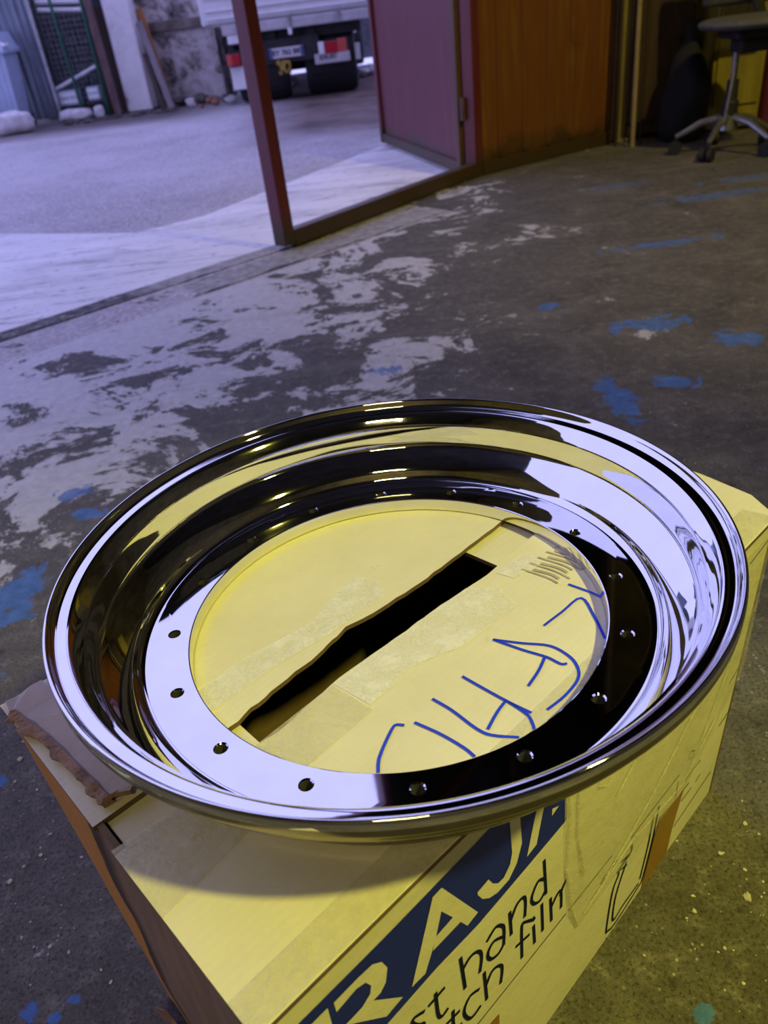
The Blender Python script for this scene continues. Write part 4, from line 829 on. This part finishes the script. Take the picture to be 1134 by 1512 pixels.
for k, (x, w, z, h) in enumerate(((-2.79, 0.215, 0.135, 0.135), (-2.52, 0.13, 0.155, 0.125))):
    cr = thing('pale_crate', (x, 9.60, z), ('wide pale blue crate at the foot of the dark stone bay', 'narrow pale blue crate right of the first green post')[k], 'crate')
    cb = MB(); cb.box((x, 9.60, z+h/2), (w, 0.14, h), bev=.008); obj('body', cb, M['crate'], cr)
    for j in range(2): obj('slat', MB().box((x, 9.526, z + h*(0.28+0.45*j)), (w*0.86, 0.012, h*0.26), bev=.003), M['white'], cr)
# corrugated sheets
cs = MB(); n = 84; x0, x1 = -3.75, -2.93
for i in range(n+1):
    u = i/n; x = x0 + (x1-x0)*u; d = 0.014*math.sin(2*PI*u*(x1-x0)/0.076)
    for z in (0.04, 2.3):
        cs.v.append(Vector((x + (0.04 if z < 1 else 0.0), 9.50+d - 0.05*(x-x1), z)))
for i in range(n): a = 2*i; cs.f.append((a, a+2, a+3, a+1)); cs.mi.append(0)
cs2 = MB(); cs2.v = cs.v + [q + Vector((0, 0.0015, 0)) for q in cs.v]; m_ = len(cs.v)
cs2.f = cs.f + [tuple(i+m_ for i in f[::-1]) for f in cs.f]; cs2.mi = [0]*len(cs2.f)
tag(obj('corrugated_sheet', cs2, M['corr'], loc=(-3.3, 9.5, 0), smooth=True, angle=80), 'tall corrugated galvanised sheet standing left of the green posts', 'sheet')
tag(obj('sheet_post', MB().box((-2.895, 9.45, 1.15), (0.035, 0.04, 2.3), bev=.004), M['steel'], loc=(-2.895, 9.45, 0)), 'grey post at the right edge of the corrugated sheet', 'post')
# blue grey bin
bn = thing('wheeled_bin', (-3.38, 9.25, 0), 'pale blue-grey wheeled bin in front of the corrugated sheet', 'bin')
def frust(mb, c, w0, d0, w1, d1, z0, z1):
    vs = [(c[0]+a*w0/2, c[1]+b*d0/2, z0) for a, b in ((-1, -1), (1, -1), (1, 1), (-1, 1))] + [(c[0]+a*w1/2, c[1]+b*d1/2, z1) for a, b in ((-1, -1), (1, -1), (1, 1), (-1, 1))]
    return mb.add(vs, [(3, 2, 1, 0), (4, 5, 6, 7), (0, 1, 5, 4), (1, 2, 6, 5), (2, 3, 7, 6), (3, 0, 4, 7)])
obj('body', frust(MB(), (-3.36, 9.22), 0.34, 0.34, 0.44, 0.42, 0.10, 0.70), M['bin'], bn)
for j in range(6): obj('moulded_rib', MB().bar((-3.50 + 0.055*j, 9.048, 0.14), (-3.525 + 0.066*j, 9.012, 0.66), 0.02, 0.012), M['bin'], bn)
obj('rim', MB().box((-3.36, 9.22, 0.70), (0.50, 0.48, 0.05), bev=.012), M['bin'], bn)
obj('lid', frust(MB(), (-3.36, 9.22), 0.48, 0.46, 0.40, 0.38, 0.725, 0.86), M['bin'], bn)
obj('handle', MB().tube([(-3.16, 9.02, 0.77), (-3.10, 9.00, 0.745), (-3.10, 9.10, 0.745)], 0.015, 8), M['white'], bn)
for s_ in (-1, 1): obj('wheel', MB().tube([(-3.36 + s_*0.15, 9.36, 0.06), (-3.36 + s_*0.20, 9.36, 0.06)], 0.06, 18), M['dark'], bn)
# sacks and rubble along the foot of the fence
def sack(name, c, size, rz, seed, label, m='bag', group=None):
    bm = bmesh.new(); bmesh.ops.create_icosphere(bm, subdivisions=3, radius=1.0); mb = MB(); R = Matrix.Rotation(rz, 3, 'Z')
    vs = []
    for q in bm.verts:
        p_ = Vector((math.copysign(abs(q.co.x)**0.6, q.co.x), math.copysign(abs(q.co.y)**0.6, q.co.y), math.copysign(abs(q.co.z)**0.8, q.co.z)))
        p_ *= 1 + 0.22*noise.noise(p_*1.8 + Vector((seed, 0, 0)))
        vs.append(Vector((p_.x*size[0], p_.y*size[1], p_.z*size[2])))
    mz = min(q.z for q in vs); bm.verts.index_update()
    mb.add([Vector(c) + R @ Vector((q.x, q.y, max(q.z-mz-0.008, 0))) for q in vs], [tuple(q.index for q in f.verts) for f in bm.faces]); bm.free()
    return tag(obj(name, mb, M[m], loc=c, smooth=True, angle=80), label, 'sack', group)
sack('white_sack', (-3.18, 8.78, 0.0), (0.20, 0.12, 0.10), 0.2, 1.0, 'long slumped white sack in front of the blue-grey bin')
sack('white_sack', (-3.50, 8.80, 0.0), (0.10, 0.09, 0.14), 0.4, 5.0, 'plump white sack directly against the blue-grey bin')
sack('white_sack', (-2.72, 9.36, 0.0), (0.17, 0.10, 0.06), 0.0, 9.0, 'flat pale sack below the wide pale blue crate')
sack('white_sack', (-2.47, 9.38, 0.0), (0.055, 0.06, 0.06), 0.3, 12.0, 'small pale sack below the narrow pale blue crate')
random.seed(21)
rub = [(-1.62, 9.55, .07, 'stonedark'), (-1.50, 9.40, .06, 'stonepale'), (-1.38, 9.50, .08, 'stonedark'), (-1.28, 9.35, .06, 'bricky'), (-1.20, 9.10, .05, 'bricky'), (-1.10, 9.30, .07, 'stonedark'), (-1.02, 9.05, .06, 'stonepale'), (-0.93, 9.40, .07, 'stonepale'), (-1.45, 9.20, .035, 'stonepale'),
       (-0.62, 9.60, .10, 'stonepale'), (-0.50, 9.75, .08, 'stonepale'), (-0.74, 9.80, .07, 'stonedark'), (-0.40, 10.1, .09, 'stonedark'), (0.40, 10.4, .08, 'stonepale'), (0.52, 10.6, .09, 'stonepale'), (0.30, 10.7, .07, 'stonepale'), (-1.33, 9.02, .03, 'bricky')]
where = {'stonepale': 'pale', 'stonedark': 'dark', 'bricky': 'brick-red'}
names = ['dark flat stone nearest the leaning boards', 'pale stone in front of the mottled wall, left', 'large dark lump at the foot of the mottled wall', 'brick-red lump in the rubble by the mottled wall', 'brick-red lump nearest the gate post in the rubble', 'dark lump beside the pale mud flap', 'pale stone just left of the gate post', 'large pale lump under the truck bed corner', 'tiny pale stone before the mottled wall',
         'white lump under the tow hitch, larger one', 'white lump right of the larger one under the tow hitch', 'dark lump left of the white lumps under the truck', 'dark lump deep under the truck', 'pale lump right of the truck wheel, nearest it', 'pale lump right of the truck wheel, farthest right', 'pale lump right of the truck wheel, hindmost', 'tiny brick-red chip before the mottled wall']
for k, (x, y, r_, m_) in enumerate(rub):
    tag(obj('rubble_lump', rock(MB(), (x, y, 0.0), r_, k+1, 0.6), M[m_], loc=(x, y, 0), smooth=True, angle=50), names[k], 'stone')
# low weeds of dirt by the fence foot
random.seed(5)
dirt = MB()
for k in range(260):
    x = -3.4 + 2.3*random.random(); y = 8.98 + 0.20*random.random() + 0.05*(x+2)
    if x < -2.75 or x > -1.6: continue
    rock(dirt, (x, y, 0.0), 0.008 + 0.018*random.random(), k, 0.6, sub=1)
tag(obj('fence_foot_gravel', dirt, M['stonedark'], loc=(-2.3, 9.3, 0)), 'dark loose gravel along the foot of the yard fence', 'gravel', kind='stuff')
# loose grit on the workshop floor round the box
random.seed(11)
gr = MB()
for k in range(620):
    if k < 330: x, y = random.gauss(0.36, 0.10), random.gauss(0.40, 0.09)
    elif k < 520: x, y = random.uniform(-0.55, -0.2), random.uniform(0.28, 0.7)
    else: x, y = random.uniform(0.4, 1.0), random.uniform(0.6, 1.4)
    rel = Vector((x, y, 0)) - A0; s_, t_ = rel.dot(U), rel.dot(V)
    if -0.03 < s_ < 0.58 and -0.03 < t_ < 0.36: continue
    rock(gr, (x, y, 0.0), (0.0006 + 0.0016*random.random()**2)*(1.8 if k % 11 == 0 else 1), k, 0.4, sub=1)
tag(obj('floor_grit', gr, M['grit'], loc=(0, 0, 0)), 'pale grit and crumbs scattered on the floor around the box', 'grit', kind='stuff')
